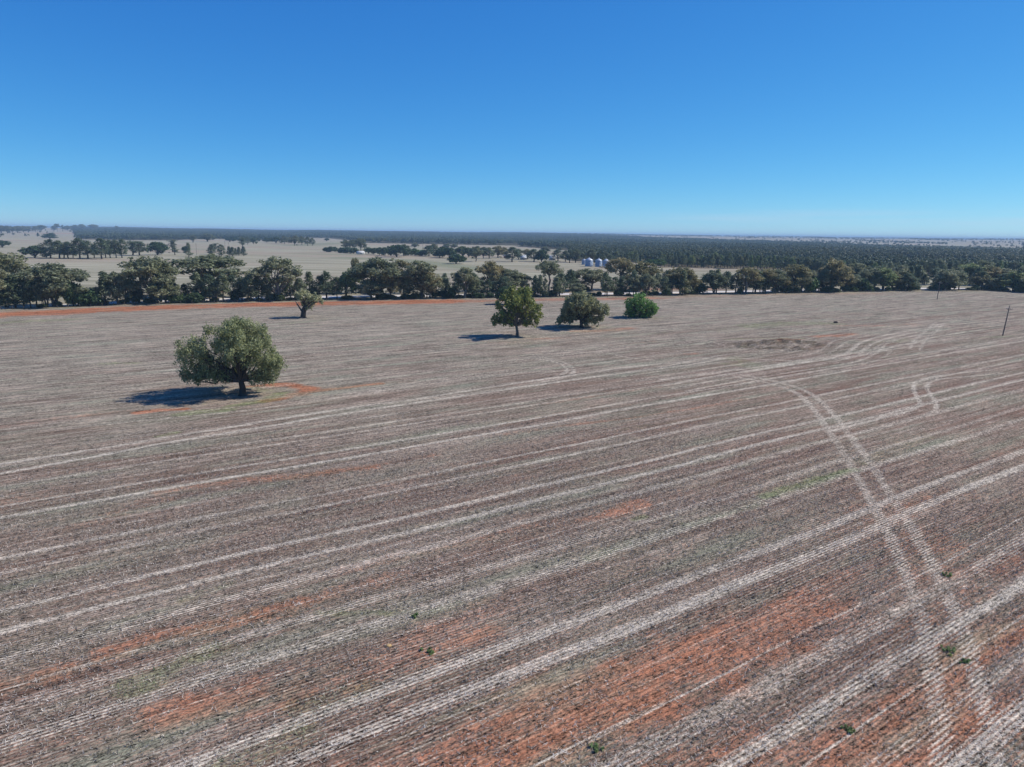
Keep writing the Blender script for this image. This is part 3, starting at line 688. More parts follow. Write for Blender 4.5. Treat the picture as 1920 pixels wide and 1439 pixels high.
def place_tree(kind, x, ybase, ytop, wpx, label, group, color=None, parts=True):
    b = at(x, ybase); Y = b[1]
    top = atP(x, ytop, Y); depth = Y*math.cos(PITCH)+CAMH*math.sin(PITCH)
    hgt = max(top[2], 1.0); wid = wpx*depth/FPX
    i = _cnt.get(kind, 0); _cnt[kind] = i+1
    tr, cr, W0, H0 = PR[kind][i % len(PR[kind])]
    if len(label.split()) > 16: print('LONG', label)
    r = empty(NAMES[kind], (b[0], b[1], float(landz(b[0], b[1]))), prng.random()*6.28)
    sx = wid/W0*1.06; r.scale = (sx, sx, hgt/H0)
    tag(r, label, 'shrub' if kind == 'shr' else 'tree', group)
    a = link('trunk', tr, r); c = link('crown', cr, r)
    col = color or (1, 1, 1); c.color = (*col, 1)
    return r

# ---- the roadside belt: x, top y, width px, kind, row (f front, b behind road), tint
BR, DK, LG, GY = (1.15, .98, .85), (.72, .78, .80), (1.0, 1.12, .8), (1.05, 1.05, 1.1)
BELT = [(-26, 486, 62, 'gum', 'f', None), (-48, 512, 28, 'cyp', 'f', DK), (6, 473, 96, 'umb', 'b', None), (12, 515, 46, 'cyp', 'f', DK), (30, 514, 36, 'con', 'f', DK), (45, 509, 26, 'con', 'f', None), (58, 526, 26, 'cyp', 'f', DK), (69, 518, 30, 'cyp', 'f', None),
 (103, 492, 94, 'gum', 'f', DK), (88, 500, 50, 'gum', 'f', DK), (139, 528, 28, 'shr', 'f', None), (152, 541, 34, 'shr', 'f', GY), (171, 543, 34, 'shr', 'f', GY), (184, 538, 18, 'cyp', 'f', DK), (199, 508, 34, 'con', 'f', DK), (222, 509, 46, 'gum', 'f', GY), (236, 520, 26, 'cyp', 'f', None),
 (284, 480, 86, 'gum', 'f', None), (263, 541, 24, 'cyp', 'f', DK), (250, 545, 22, 'shr', 'f', DK), (310, 512, 42, 'gum', 'f', None), (328, 545, 26, 'shr', 'f', None), (296, 535, 30, 'cyp', 'f', DK),
 (391, 477, 124, 'umb', 'b', None), (345, 556, 16, 'shr', 'f', GY), (368, 549, 30, 'shr', 'f', DK), (370, 510, 26, 'cyp', 'f', None), (394, 513, 28, 'cyp', 'f', DK), (406, 530, 24, 'thin', 'f', None), (419, 512, 26, 'cyp', 'f', None), (438, 515, 26, 'cyp', 'f', DK), (454, 519, 24, 'cyp', 'f', None), (470, 514, 26, 'cyp', 'f', DK),
 (486, 511, 26, 'con', 'f', None), (501, 514, 22, 'cyp', 'f', GY), (521, 480, 80, 'vase', 'f', None), (517, 550, 30, 'shr', 'f', GY), (545, 524, 22, 'cyp', 'f', DK), (534, 538, 18, 'cyp', 'f', None), (564, 521, 22, 'cyp', 'f', None), (581, 508, 25, 'con', 'f', None), (600, 516, 22, 'cyp', 'f', DK), (613, 508, 34, 'cyp', 'f', DK), (632, 519, 22, 'cyp', 'f', None),
 (650, 511, 36, 'cyp', 'f', LG), (660, 503, 30, 'gum', 'b', LG), (668, 484, 18, 'tall', 'b', BR), (707, 481, 84, 'gum', 'f', DK), (696, 526, 50, 'gum', 'f', GY), (732, 505, 36, 'gum', 'f', BR), (752, 487, 46, 'tall', 'b', BR), (757, 514, 30, 'cyp', 'f', GY), (789, 488, 62, 'gum', 'f', None), (774, 510, 28, 'cyp', 'f', None), (806, 508, 36, 'gum', 'f', BR),
 (818, 543, 16, 'shr', 'f', None), (835, 519, 20, 'thin', 'f', None), (832, 545, 20, 'shr', 'f', DK), (846, 539, 14, 'shr', 'f', None), (859, 516, 20, 'cyp', 'f', DK), (872, 500, 40, 'umb', 'f', None), (887, 511, 26, 'cyp', 'f', None), (901, 525, 22, 'cyp', 'f', DK), (920, 489, 48, 'gum', 'b', BR), (914, 524, 24, 'cyp', 'f', DK), (929, 527, 20, 'cyp', 'f', GY), (957, 504, 50, 'gum', 'b', None), (944, 520, 26, 'cyp', 'f', DK), (978, 512, 32, 'gum', 'b', None),
 (1003, 516, 15, 'col', 'f', DK), (1013, 517, 15, 'col', 'f', None), (1022, 521, 13, 'col', 'f', DK), (1029, 489, 48, 'tall', 'b', None), (1049, 511, 26, 'cyp', 'f', DK), (1042, 528, 16, 'thin', 'f', None), (1068, 505, 28, 'cyp', 'b', DK), (1082, 530, 26, 'gum', 'f', GY), (1107, 503, 56, 'umb', 'b', None), (1094, 536, 22, 'shr', 'b', None), (1138, 517, 24, 'cyp', 'f', DK), (1152, 519, 22, 'cyp', 'f', None), (1163, 483, 50, 'tall', 'b', BR), (1166, 518, 20, 'cyp', 'f', DK), (1180, 521, 20, 'cyp', 'f', None),
 (1200, 490, 60, 'gum', 'b', BR), (1192, 515, 30, 'gum', 'f', GY), (1212, 512, 32, 'gum', 'f', GY), (1232, 512, 20, 'cyp', 'f', None), (1246, 518, 20, 'cyp', 'f', GY), (1275, 500, 50, 'gum', 'f', BR), (1260, 512, 22, 'cyp', 'f', DK), (1297, 514, 24, 'gum', 'f', BR), (1306, 522, 14, 'thin', 'f', None), (1318, 519, 18, 'cyp', 'f', LG), (1338, 504, 42, 'gum', 'f', DK), (1343, 508, 20, 'cyp', 'f', LG), (1361, 508, 24, 'cyp', 'f', DK), (1379, 511, 24, 'cyp', 'f', DK), (1398, 501, 42, 'umb', 'f', BR), (1393, 522, 22, 'cyp', 'f', None), (1416, 506, 32, 'cyp', 'f', None),
 (1435, 503, 40, 'umb', 'f', BR), (1430, 524, 28, 'cyp', 'f', DK), (1451, 505, 44, 'gum', 'f', None), (1470, 512, 26, 'gum', 'f', BR), (1489, 495, 46, 'gum', 'f', BR), (1503, 510, 30, 'gum', 'f', None), (1521, 521, 22, 'shr', 'f', LG), (1534, 530, 20, 'cyp', 'f', DK), (1550, 500, 34, 'cyp', 'f', DK), (1560, 484, 54, 'gum', 'f', BR), (1583, 507, 34, 'gum', 'f', BR), (1604, 493, 40, 'umb', 'b', None), (1602, 515, 26, 'cyp', 'f', GY), (1621, 505, 26, 'gum', 'f', None), (1616, 526, 26, 'gum', 'f', GY), (1638, 502, 34, 'gum', 'f', GY), (1655, 501, 40, 'gum', 'f', LG), (1672, 507, 30, 'gum', 'f', BR),
 (1688, 506, 32, 'gum', 'f', None), (1701, 513, 34, 'cyp', 'f', DK), (1714, 520, 16, 'con', 'f', DK), (1733, 514, 16, 'con', 'b', DK), (1752, 503, 24, 'cyp', 'b', DK), (1772, 505, 42, 'gum', 'f', GY), (1768, 527, 30, 'shr', 'f', DK), (1790, 508, 30, 'gum', 'b', None), (1818, 494, 48, 'umb', 'b', LG), (1834, 488, 46, 'gum', 'b', None), (1832, 510, 32, 'gum', 'f', BR), (1858, 500, 38, 'gum', 'b', BR), (1855, 520, 26, 'gum', 'f', GY), (1880, 503, 40, 'gum', 'b', GY), (1900, 508, 44, 'gum', 'f', LG), (1912, 499, 34, 'gum', 'b', None), (1935, 512, 40, 'gum', 'f', None), (1960, 505, 40, 'gum', 'b', None)]
LM = {103: 'the dense dark dome-shaped gum', 284: 'the big rounded gum', 391: 'the widest umbrella-crowned gum', 521: 'the vase-shaped many-stemmed gum', 613: 'the broad dark cypress', 707: 'the biggest dark gum',
      789: 'the ragged gum beside the gap', 872: 'the flat-topped gum', 920: 'the brownish domed gum', 1029: 'the tall long-trunked gum', 1107: 'the umbrella gum below the silos', 1200: 'the broad gum behind the bright green tree',
      1275: 'the brownish gum below the forest clearing', 1338: 'the dense green-topped gum', 1435: 'the spreading brown gum', 1489: 'the tall brown-topped gum', 1560: 'the tallest right gum', 1655: 'the yellow-green gum', 1701: 'the dark cypress beside the right gap', 1834: 'the tall gum of the far right'}
KW = {'umb': 'umbrella-crowned gum', 'gum': 'full-crowned gum', 'vase': 'many-stemmed gum', 'tall': 'long-trunked gum', 'cyp': 'dark oval cypress pine', 'con': 'pointed cypress pine', 'col': 'narrow upright cypress pine', 'thin': 'thin sparse tree', 'shr': 'low shrub', 'rnd': 'round tree'}
ORD = ['first', 'second', 'third', 'fourth', 'fifth', 'sixth', 'seventh', 'eighth', 'ninth', 'tenth', 'eleventh', 'twelfth']
TW = {BR: 'brownish', DK: 'very dark', LG: 'light green', GY: 'greyish', None: 'olive'}
cur = 'the left edge of the roadside belt'; k = 0
for (x, top, wp, kind, row, tint) in sorted(BELT, key=lambda q: q[0]):
    yb = float(yfront(x)) - (prng.uniform(1.0, 3.2) if row == 'f' else prng.uniform(10, 14))
    if x in LM:
        lab = LM[x][4:]+' in the roadside belt'; cur = LM[x]; k = 0
    else:
        lab = f'{TW[tint]} {KW[kind].replace("cypress pine","cypress")}, {ORD[min(k, 11)]} right of {cur}'; k += 1
    lab = lab.replace('dark dark', 'dark').replace('very dark dark', 'very dark')
    place_tree(kind, x, yb, top, wp, lab, 'trees of the roadside belt', tint)

for i, x in enumerate(np.r_[np.arange(-70, 1400, 30.0), np.arange(1400, 2000, 12.0)]):
    x = x+prng.uniform(-5, 5)
    if 1722 < x < 1762: continue
    yb = float(yfront(x)); row = prng.random() < .45
    kd = ['cyp', 'thin', 'cyp', 'shr', 'con', 'gum'][prng.integers(6)]
    hh = {'shr': 18, 'thin': 36, 'gum': 42}.get(kd, 40)*prng.uniform(.75, 1.15)
    place_tree(kd, x, yb-(prng.uniform(9, 15) if row else prng.uniform(1, 4)), yb-6-hh, {'shr': 22, 'thin': 17, 'gum': 28}.get(kd, 20)*prng.uniform(.8, 1.25),
               'low cypress or shrub filling the roadside belt between the bigger trees', 'understorey of the roadside belt', [DK, GY, None, DK][prng.integers(4)])

for x in np.arange(-60, 1990, 10.5):
    if prng.random() < (.68 if x < 1400 else .35) or 1722 < x < 1745: continue
    x = x+prng.uniform(-4, 4); yb = float(yfront(x))-prng.uniform(.6, 3.0)
    place_tree('shr', x, yb, yb-prng.uniform(5, 12), prng.uniform(9, 22), 'low scrubby bush at the foot of the roadside belt trees', 'understorey of the roadside belt', [DK, GY, BR, DK][prng.integers(4)])

# ---- trees in the pastures behind
PAST = []     # x, base, top, width, kind, label, tint
def run(lst, where, group, words=None):
    for i, (x, b, tp, wd, kd, tn) in enumerate(lst):
        n_ = f'{ORD[i]}' if i < 12 else f'{i+1}th'
        place_tree(kd, x, b, tp, wd*1.3, f'{TW[tn]} {KW[kd].replace("-crowned","").replace("dark oval cypress pine","oval cypress")}, {n_} from left {where}', group, tn)
run([(95, 484, 449, 26, 'cyp', DK), (112, 485, 451, 22, 'cyp', DK), (120, 484.6, 456, 15, 'thin', None), (128, 485, 453, 20, 'cyp', DK), (137, 484, 462, 12, 'cyp', None), (150, 485.5, 446, 24, 'cyp', DK), (165, 485, 451, 24, 'cyp', DK), (177, 484, 458, 12, 'thin', None),
     (191, 486, 446, 22, 'cyp', DK), (198, 484, 450, 16, 'cyp', None), (207, 484, 449, 16, 'cyp', None), (218, 484, 449, 16, 'cyp', DK), (229, 484, 448, 16, 'cyp', DK)], 'in the dense left pasture grove', 'grove in the left pasture')
run([(65, 484, 461, 30, 'rnd', DK)], 'standing alone left of the pasture grove', 'single pasture trees')
run([(4, 464.5, 451, 20, 'rnd', DK), (93, 448.5, 438, 17, 'rnd', DK)], 'far in the left pasture', 'single pasture trees')
run([(249, 479, 452, 18, 'thin', DK), (262, 479.5, 452, 22, 'cyp', DK), (295, 478.5, 454, 26, 'rnd', DK), (324, 473, 449, 13, 'thin', DK), (328, 479, 464, 12, 'thin', None), (347, 474, 462, 8, 'rnd', DK), (354, 482, 455, 10, 'con', None), (397, 478, 458, 12, 'con', DK), (404, 474, 456, 9, 'thin', DK), (415, 480, 458, 12, 'col', DK),
     (430, 480, 462, 8, 'con', DK), (436, 480.5, 463, 9, 'con', DK)], 'of the scattered left pasture row', 'scattered trees in the left pasture')
run([(442, 479, 465, 6, 'con', None), (448, 480, 463, 7, 'con', DK), (457, 480.5, 462, 9, 'con', DK), (455, 466, 446, 11, 'thin', DK)], 'beside the pasture power poles', 'scattered trees in the left pasture')
run([(3, 439.5, 425.2, 14, 'gum', DK), (14, 440, 425.7, 12, 'gum', DK), (24, 440, 427.2, 10, 'gum', DK), (34, 439.6, 426.2, 12, 'gum', DK), (45, 439, 426.2, 11, 'gum', None), (54, 439, 427.2, 10, 'gum', DK), (67, 438.5, 426.7, 7, 'gum', DK), (78, 438, 425.7, 12, 'gum', DK),
     (102, 438, 427.2, 6, 'gum', DK), (108, 438, 423.7, 8, 'tall', DK), (118, 438, 426.2, 5, 'thin', DK), (127, 437.5, 428.2, 10, 'gum', DK)], 'along the left skyline', 'trees on the left skyline')
run([(142, 437, 427.2, 10, 'gum', DK), (154, 437, 425.7, 10, 'gum', DK), (176, 437, 426.2, 12, 'gum', DK), (199, 438, 433.2, 5, 'rnd', DK), (220, 439, 428.2, 6, 'thin', DK)], 'on the skyline right of the far row', 'trees on the left skyline')
run([(362, 455, 441, 9, 'gum', DK), (389, 453.5, 438, 19, 'gum', DK), (401, 450, 443, 8, 'rnd', None), (412, 449, 442, 6, 'thin', BR), (432, 454, 445, 15, 'rnd', DK), (445, 452, 444, 8, 'rnd', DK), (453, 455, 443, 10, 'gum', DK), (464, 459, 444, 8, 'cyp', DK), (475, 458, 446, 9, 'rnd', DK), (484, 454, 446, 5, 'rnd', BR), (500, 455, 446, 10, 'rnd', BR)],
    'of the far row below the long dark wood', 'trees in front of the long dark wood')
run([(517, 456.5, 444, 18, 'rnd', DK), (534, 458, 443, 10, 'gum', DK), (541, 457, 445, 8, 'gum', DK), (553, 461, 442, 13, 'gum', DK), (566, 459.5, 443, 11, 'gum', DK), (577, 461, 444, 9, 'cyp', DK), (586, 461, 446, 8, 'cyp', DK), (613, 452.5, 447, 6, 'rnd', DK)],
    'ending the far row above open pasture', 'trees in front of the long dark wood')
run([(612, 473, 464, 9, 'shr', DK), (620, 473, 462.5, 11, 'rnd', DK), (628, 472.5, 463, 7, 'shr', DK)], 'in the bushy clump left of the white shed', 'bushes left of the white shed')
run([(642, 474.5, 464, 12, 'shr', DK), (652, 475, 463, 12, 'shr', DK), (663, 476, 464.5, 12, 'shr', DK), (648, 467, 449, 12, 'gum', DK), (661, 467, 449, 14, 'gum', DK), (676, 470, 447, 15, 'gum', DK), (684, 469, 455, 7, 'thin', DK), (691, 476.5, 464, 12, 'rnd', None), (701, 477.5, 465, 12, 'rnd', DK), (712, 479, 464, 12, 'rnd', None), (722, 480, 464, 12, 'rnd', DK), (728, 479, 461, 7, 'con', DK)],
    'around the white shed', 'garden trees by the white shed')
run([(745, 482.5, 459, 27, 'rnd', DK), (757, 480, 458, 16, 'gum', DK), (766, 479.5, 467, 12, 'shr', None), (778, 479.5, 466, 13, 'shr', LG), (791, 480.5, 469, 13, 'shr', LG), (778, 465.5, 456, 11, 'gum', DK), (804, 481, 460, 17, 'cyp', DK), (812, 480, 457, 14, 'gum', DK), (825, 484, 466, 16, 'rnd', DK), (830, 483, 463, 15, 'rnd', DK), (842, 484.5, 464, 18, 'rnd', DK), (856, 495, 477, 24, 'rnd', None)],
    'between white shed and lone pasture tree', 'garden trees of the middle pasture')
run([(868, 482, 462, 22, 'rnd', BR), (878, 483, 464, 14, 'rnd', None), (892, 491, 461, 18, 'gum', DK), (907, 485, 463, 16, 'gum', DK), (917, 485, 464, 16, 'cyp', None), (934, 484, 461, 17, 'gum', BR), (946, 483, 463, 12, 'gum', BR), (960, 491.5, 463, 22, 'cyp', DK), (972, 487, 466, 12, 'gum', DK), (838, 467, 457, 12, 'gum', DK), (852, 466.5, 458, 10, 'gum', DK)],
    'between lone pasture tree and farmhouse', 'homestead trees')
run([(988, 487, 467, 12, 'gum', BR), (1001, 491, 467, 20, 'cyp', DK), (1016, 491.5, 469, 18, 'rnd', DK), (1022, 476, 462, 12, 'gum', DK), (1046, 490, 468, 18, 'cyp', DK), (1050, 472, 464, 9, 'thin', DK), (1060, 491, 470, 14, 'cyp', DK), (1068, 493, 468, 14, 'cyp', DK), (1079, 493, 466, 16, 'gum', DK), (1108, 493, 466, 14, 'gum', DK)],
    'from the white farmhouse to the silos', 'homestead trees')
run([(1210, 501, 489, 14, 'rnd', DK), (1228, 501.5, 486, 26, 'rnd', LG)], 'shading the parked cars at the clearing', 'single pasture trees')
_f = []
frng = np.random.default_rng(9)
for i, x in enumerate(np.arange(1120, 1200, 9)): _f.append((x+frng.uniform(-2, 2), 496+frng.uniform(-1, 2.5), 472+frng.uniform(-4, 5), frng.uniform(10, 15)))
for i, x in enumerate(np.arange(1240, 1545, 6.2)): _f.append((x+frng.uniform(-2, 2), np.interp(x, [1240, 1440, 1545], [500.5, 505, 515])+frng.uniform(-1.5, 1), np.interp(x, [1240, 1440, 1545], [474, 479, 487])+frng.uniform(-4, 6), frng.uniform(9, 15)))
for i, x in enumerate(np.arange(1550, 2010, 9)): _f.append((x+frng.uniform(-3, 3), np.interp(x, [1540, 1700, 1900], [516, 520, 516])+frng.uniform(-2, 2), np.interp(x, [1540, 1700, 1900], [488, 491, 489])+frng.uniform(-5, 6), frng.uniform(10, 17)))
for (x, b, tp, wd) in _f:
    kd = ['cyp', 'cyp', 'con', 'cyp', 'gum'][frng.integers(5)]
    place_tree(kd, x, b, tp, wd, 'dark cypress or gum of the forest edge seen above the roadside belt', 'trees of the forest edge', [DK, DK, None, LG][frng.integers(4)])

# ---- the five field trees and one hidden behind them
def hero(name, bx, by, lobes, mat, bark, label, trunk_pts, tr_r, leaf, rs, dens, seed, depthf=1.0, droop=.2, lean_extra=None, nleaf=34, dead=None, tint=None):
    """lobes: (px, py, r_px[, depth]) boughs; trunk_pts: pixel path of the trunk; every bough gets a limb"""
    rng = np.random.default_rng(seed); b = at(bx, by); Y = b[1]; org = np.array([b[0], Y, 0])
    mpp = (Y*math.cos(PITCH)+CAMH*math.sin(PITCH))/FPX
    root = empty(name, (b[0], Y, 0.02)); tag(root, label, 'tree', 'lone trees standing in the stubble field')
    tb = MB(); TP = np.array([atP(px, py, Y)-org for px, py in trunk_pts]); TP[0][2] = -.15
    tb.tube(TP, np.linspace(tr_r, tr_r*.72, len(TP)), 10); tb.tube(np.array([TP[0]+[0, 0, .05], TP[0]+[0, 0, .5]]), [tr_r*1.5, tr_r*.95], 10)
    fork = TP[-1]; C = []; R = []
    xs_ = np.array([l[0] for l in lobes]); xc = (xs_.min()+xs_.max())/2; c0 = atP(xc, by, Y)[0]-b[0]
    L3 = []
    for l in lobes:
        p = atP(l[0], l[1], Y)-org; r = l[2]*mpp; L3.append((p, r, True))
    zmin = min(p[2]-r for p, r, _ in L3)
    half = max(abs(p[0]-c0)+r for p, r, _ in L3)
    full = list(L3); L3top = max(p[2]+r for p, r, _ in L3)
    for sgn in (-1, 1):
        for fy, fs in ((.42, .88), (.76, .60)):
            for (p, r, _) in L3:
                if fs < .7 and rng.random() < .35: continue
                if sgn < 0 and p[2]-r*.6 < zmin+(.30+.22*(fs < .7))*(L3top-zmin): continue
                q = p.copy(); q[0] = c0+(p[0]-c0)*fs+rng.normal(0, r*.15); q[1] = sgn*half*depthf*fy*rng.uniform(.8, 1.08)*math.sqrt(max(.15, 1-((p[0]-c0)/half)**2*.5))
                q[2] = zmin+r*.6+(p[2]-r*.6-zmin)*(1-.16*(fy > .5)-.04)
                full.append((q, r*(.9 if fs > .7 else .8), False))
    for (p, r, main) in full:
        if not main and rng.random() < .14: continue
        k_ = max(5, int(dens*(r/rs)**2*2.1)); c_, r_ = subclumps(p, (r*.84, r*.84, r*.84), k_, rs, rng, -.75, 1.0+droop); C.append(c_); R.append(r_)
        if droop > .5: C.append(c_[::2]-np.array([0, 0, rs*1.1])); R.append(r_[::2]*np.array([.7, .7, 1.1]))
        P = limb(tb, fork, p, tr_r*.34 if main else tr_r*.22, .04, rng, 5, .14, .04, 6)
        for j in range(3): limb(tb, P[3+(j > 1)], c_[rng.integers(len(c_))], .05, .015, rng, 2, .1, n=3)
    C = np.concatenate(C); R = np.concatenate(R)
    ok = (C[:, 2] > .35)
    C, R = C[ok], R[ok]
    cr = link('crown', leafmesh('crown', C, R, nleaf, leaf, M[mat], rng, droop, 1.8, .25), root)
    tt = tint or (1, 1, 1); cr.color = (tt[0]*1.3, tt[1]*1.28, tt[2]*1.22, 1)
    tb.build('trunk', M[bark], root, True)
    for d in (dead or []):
        db = MB(); DP = np.array([atP(px, py, Y)-org for px, py in d[0]]); db.tube(DP, np.linspace(d[1], .04, len(DP)), 6)
        for j in range(4):
            a = DP[rng.integers(1, len(DP))]; db.tube(np.array([a, a+rng.normal(0, .7, 3)+[0, 0, .4]]), [.05, .015], 4)
        db.build('dead_limb', M['bark_grey'], root, True)
    return root

hero('willow_like_tree', 455, 742,
     [(450, 620, 30), (405, 632, 28), (485, 634, 30), (436, 612, 20), (375, 655, 25), (352, 648, 20), (440, 665, 36), (348, 670, 23), (356, 690, 22), (372, 700, 20), (392, 690, 30), (345, 705, 12), (412, 712, 10), (495, 712, 12), (478, 716, 8), (500, 668, 30),
      (510, 692, 24), (478, 692, 26), (420, 700, 20), (362, 706, 14), (378, 705, 14), (400, 710, 12), (520, 680, 18), (490, 708, 12), (455, 645, 30), (430, 708, 10), (350, 712, 8), (370, 716, 7), (508, 712, 8)],
     'willow', 'bark_dark', 'largest, wide drooping grey-green tree at left with red soil round its shade', [(455, 742), (455, 728), (452, 716)], .66, .19, .60, .72, 101, .85, .5, nleaf=40)
hero('broadleaf_tree', 970, 632,
     [(965, 548, 15), (985, 550, 14), (950, 556, 13), (975, 563, 18), (998, 568, 13), (1008, 578, 10), (955, 570, 12), (933, 573, 9), (928, 598, 9), (942, 602, 10), (958, 592, 13), (982, 588, 15), (1004, 595, 12), (1000, 607, 9), (985, 604, 8), (968, 578, 14), (940, 586, 5), (1012, 590, 6), (930, 606, 6), (958, 606, 7)],
     'kurr', 'bark_grey', 'upright dark green tree with forked trunk, left of the two rounded field trees', [(970, 632), (970, 622), (968, 612)], .5, .36, .72, .62, 102, .95, .1, nleaf=26)
hero('rounded_tree', 1090, 615,
     [(1090, 563, 16), (1070, 568, 14), (1110, 568, 14), (1088, 580, 22), (1060, 583, 13), (1120, 582, 13), (1133, 578, 9), (1050, 596, 8), (1062, 600, 8), (1056, 590, 9), (1127, 595, 9), (1118, 603, 8), (1075, 592, 10), (1105, 594, 12), (1100, 604, 6), (1139, 584, 5), (1048, 603, 5), (1080, 556, 9), (1098, 556, 9)],
     'willow', 'bark_dark', 'olive dome-shaped tree on a short dark trunk, middle of the three right field trees', [(1090, 615), (1090, 607), (1089, 600)], .62, .38, .8, .95, 103, .95, .35, nleaf=30, tint=(.86, .84, .9))
hero('bright_green_tree', 1201, 596,
     [(1195, 561, 13), (1182, 566, 11), (1208, 562, 11), (1218, 572, 10), (1200, 574, 14), (1184, 580, 12), (1229, 577, 7), (1214, 584, 11), (1228, 586, 6), (1177, 588, 7), (1196, 588, 10), (1208, 590, 7), (1186, 591, 6), (1222, 590, 6), (1176, 574, 5)],
     'green', 'bark_dark', 'bushy bright green tree with leaves down to the ground, rightmost field tree', [(1201, 596), (1200, 588), (1200, 580)], .45, .36, .9, .62, 104, .95, .1, nleaf=26)
hero('stunted_tree', 568, 596,
     [(575, 556, 9), (588, 556, 9), (598, 561, 6), (580, 566, 9), (570, 568, 6), (565, 548, 6), (603, 566, 4), (577, 577, 5), (556, 552, 3)],
     'gum', 'bark_dark', 'small stunted tree with thick trunk and bare limbs before the red strip', [(568, 597), (569, 588), (570, 580), (573, 573)], .95, .36, .75, .55, 105, .8, .2, nleaf=20,
     dead=[([(569, 588), (562, 578), (556, 568), (552, 563)], .4), ([(572, 583), (582, 573), (594, 566), (601, 567)], .4), ([(578, 577), (584, 580), (588, 584)], .15), ([(563, 580), (558, 573), (561, 566)], .18)])
place_tree('rnd', 947, 571, 537, 30, 'round tree mostly hidden behind the upright dark green field tree', 'lone trees standing in the stubble field', DK)

# ------------------------------------------------------------------ the forest beyond: stuff, instanced
def lowtree(seed, mat, n, size, con):
    rng = np.random.default_rng(seed); C = []; R = []
    k = 16
    for i in range(k):
        q = (i+.5)/k; a = i*2.4
        if con: z = 2.5+8*q; rad = 2.4*(1-q)**.7+.2
        else: rad = 4.2*math.sqrt(q)*rng.uniform(.7, 1); z = 9.3-3.5*q**1.5+rng.normal(0, .6)
        C.append((math.cos(a)*rad, math.sin(a)*rad, z)); R.append((1.3, 1.3, 1.1))
    me = leafmesh('canopy', C, R, n, size, M[mat], rng, 0, 1.4, 1.3)
    return me
def scatter(name, P3, scl, rot, kind, protos, label, cat):
    pc = bpy.data.collections.new(name+'_kinds')
    for i, me in enumerate(protos):
        o = bpy.data.objects.new('canopy_kind_%02d' % i, me); pc.objects.link(o)
    me = bpy.data.meshes.new(name); me.vertices.add(len(P3)); me.vertices.foreach_set('co', np.asarray(P3, np.float32).ravel())
    for nm, ty, arr, f in (('scl', 'FLOAT_VECTOR', scl, 'vector'), ('rotv', 'FLOAT_VECTOR', rot, 'vector'), ('kindi', 'INT', kind, 'value')):
        a = me.attributes.new(nm, ty, 'POINT'); a.data.foreach_set(f, np.asarray(arr, np.int32 if ty == 'INT' else np.float32).ravel())
    o = link(name, me); tag(o, label, cat, kind='stuff')
    g = bpy.data.node_groups.new(name+'_nodes', 'GeometryNodeTree')
    g.interface.new_socket('Geometry', in_out='INPUT', socket_type='NodeSocketGeometry'); g.interface.new_socket('Geometry', in_out='OUTPUT', socket_type='NodeSocketGeometry')
    gi = g.nodes.new('NodeGroupInput'); go = g.nodes.new('NodeGroupOutput'); ip = g.nodes.new('GeometryNodeInstanceOnPoints'); ci = g.nodes.new('GeometryNodeCollectionInfo')
    ci.inputs['Collection'].default_value = pc; ci.inputs['Separate Children'].default_value = True; ci.inputs['Reset Children'].default_value = True
    ip.inputs['Pick Instance'].default_value = True
    def na(nm, ty):
        n_ = g.nodes.new('GeometryNodeInputNamedAttribute'); n_.data_type = ty; n_.inputs['Name'].default_value = nm
        return [o_ for o_ in n_.outputs if o_.enabled and o_.name == 'Attribute'][0]
    g.links.new(gi.outputs[0], ip.inputs['Points']); g.links.new(ci.outputs[0], ip.inputs['Instance'])
    g.links.new(na('kindi', 'INT'), ip.inputs['Instance Index']); g.links.new(na('scl', 'FLOAT_VECTOR'), ip.inputs['Scale'])
    e2r = g.nodes.new('FunctionNodeEulerToRotation'); g.links.new(na('rotv', 'FLOAT_VECTOR'), e2r.inputs[0]); g.links.new(e2r.outputs[0], ip.inputs['Rotation'])
    g.links.new(ip.outputs[0], go.inputs[0])
    md = o.modifiers.new('scatter', 'NODES'); md.node_group = g
    return o
M['fpine'] = foliage('forest_pine_leaves', (0.040, 0.062, 0.032), (0.085, 0.120, 0.056), (0.055, 0.085, 0.038), .2, True)
M['fgum'] = foliage('forest_gum_leaves', (0.055, 0.070, 0.034), (0.125, 0.145, 0.070), (0.09, 0.105, 0.05), .2, True)
protos = [lowtree(201, 'fpine', 14, 1.0, True), lowtree(202, 'fpine', 14, 1.0, False), lowtree(203, 'fgum', 14, 1.1, False), lowtree(204, 'fpine', 14, 1.0, True), lowtree(205, 'fgum', 14, 1.1, False),
          lowtree(206, 'fpine', 9, 1.4, True), lowtree(207, 'fpine', 9, 1.5, False), lowtree(208, 'fgum', 9, 1.5, False)]
rng = np.random.default_rng(31)
pts = []
r = 560.0
while r < 7600:
    s = 7.0*(1+max(0, r-700)/1500.0); s = min(s, 26)
    a0, a1 = math.radians(-47), math.radians(50)
    n = int((a1-a0)*r/s); a = a0+(np.arange(n)+rng.uniform(-.5, .5, n))*(a1-a0)/n; rj = r+rng.uniform(-.6, .6, n)*s
    k = (rj > rnear(a)+3) & (rj < rfar(a)*(1+.02*np.sin(a*60)))
    # clearings seen between the homestead and the wood
    pts.append(np.c_[a[k], rj[k], np.full(k.sum(), s)])
    r += s
pts = np.concatenate(pts)
X, Y = pts[:, 1]*np.sin(pts[:, 0]), pts[:, 1]*np.cos(pts[:, 0])
clr = vn2(X/130+7, Y/170+3); k = (clr > .12) | (pts[:, 1] < 900)
pts, X, Y = pts[k], X[k], Y[k]; n = len(X)
big = vn2(X/260, Y/260)
sc = rng.uniform(.75, 1.2, n)*(0.85+.3*big); wd = sc*np.clip(pts[:, 2]/9.0, .9, 1.9)
pinep = (vn2(X/300+90, Y/200+20) + rng.normal(0, .18, n)) > .5
far = pts[:, 1] > 1500
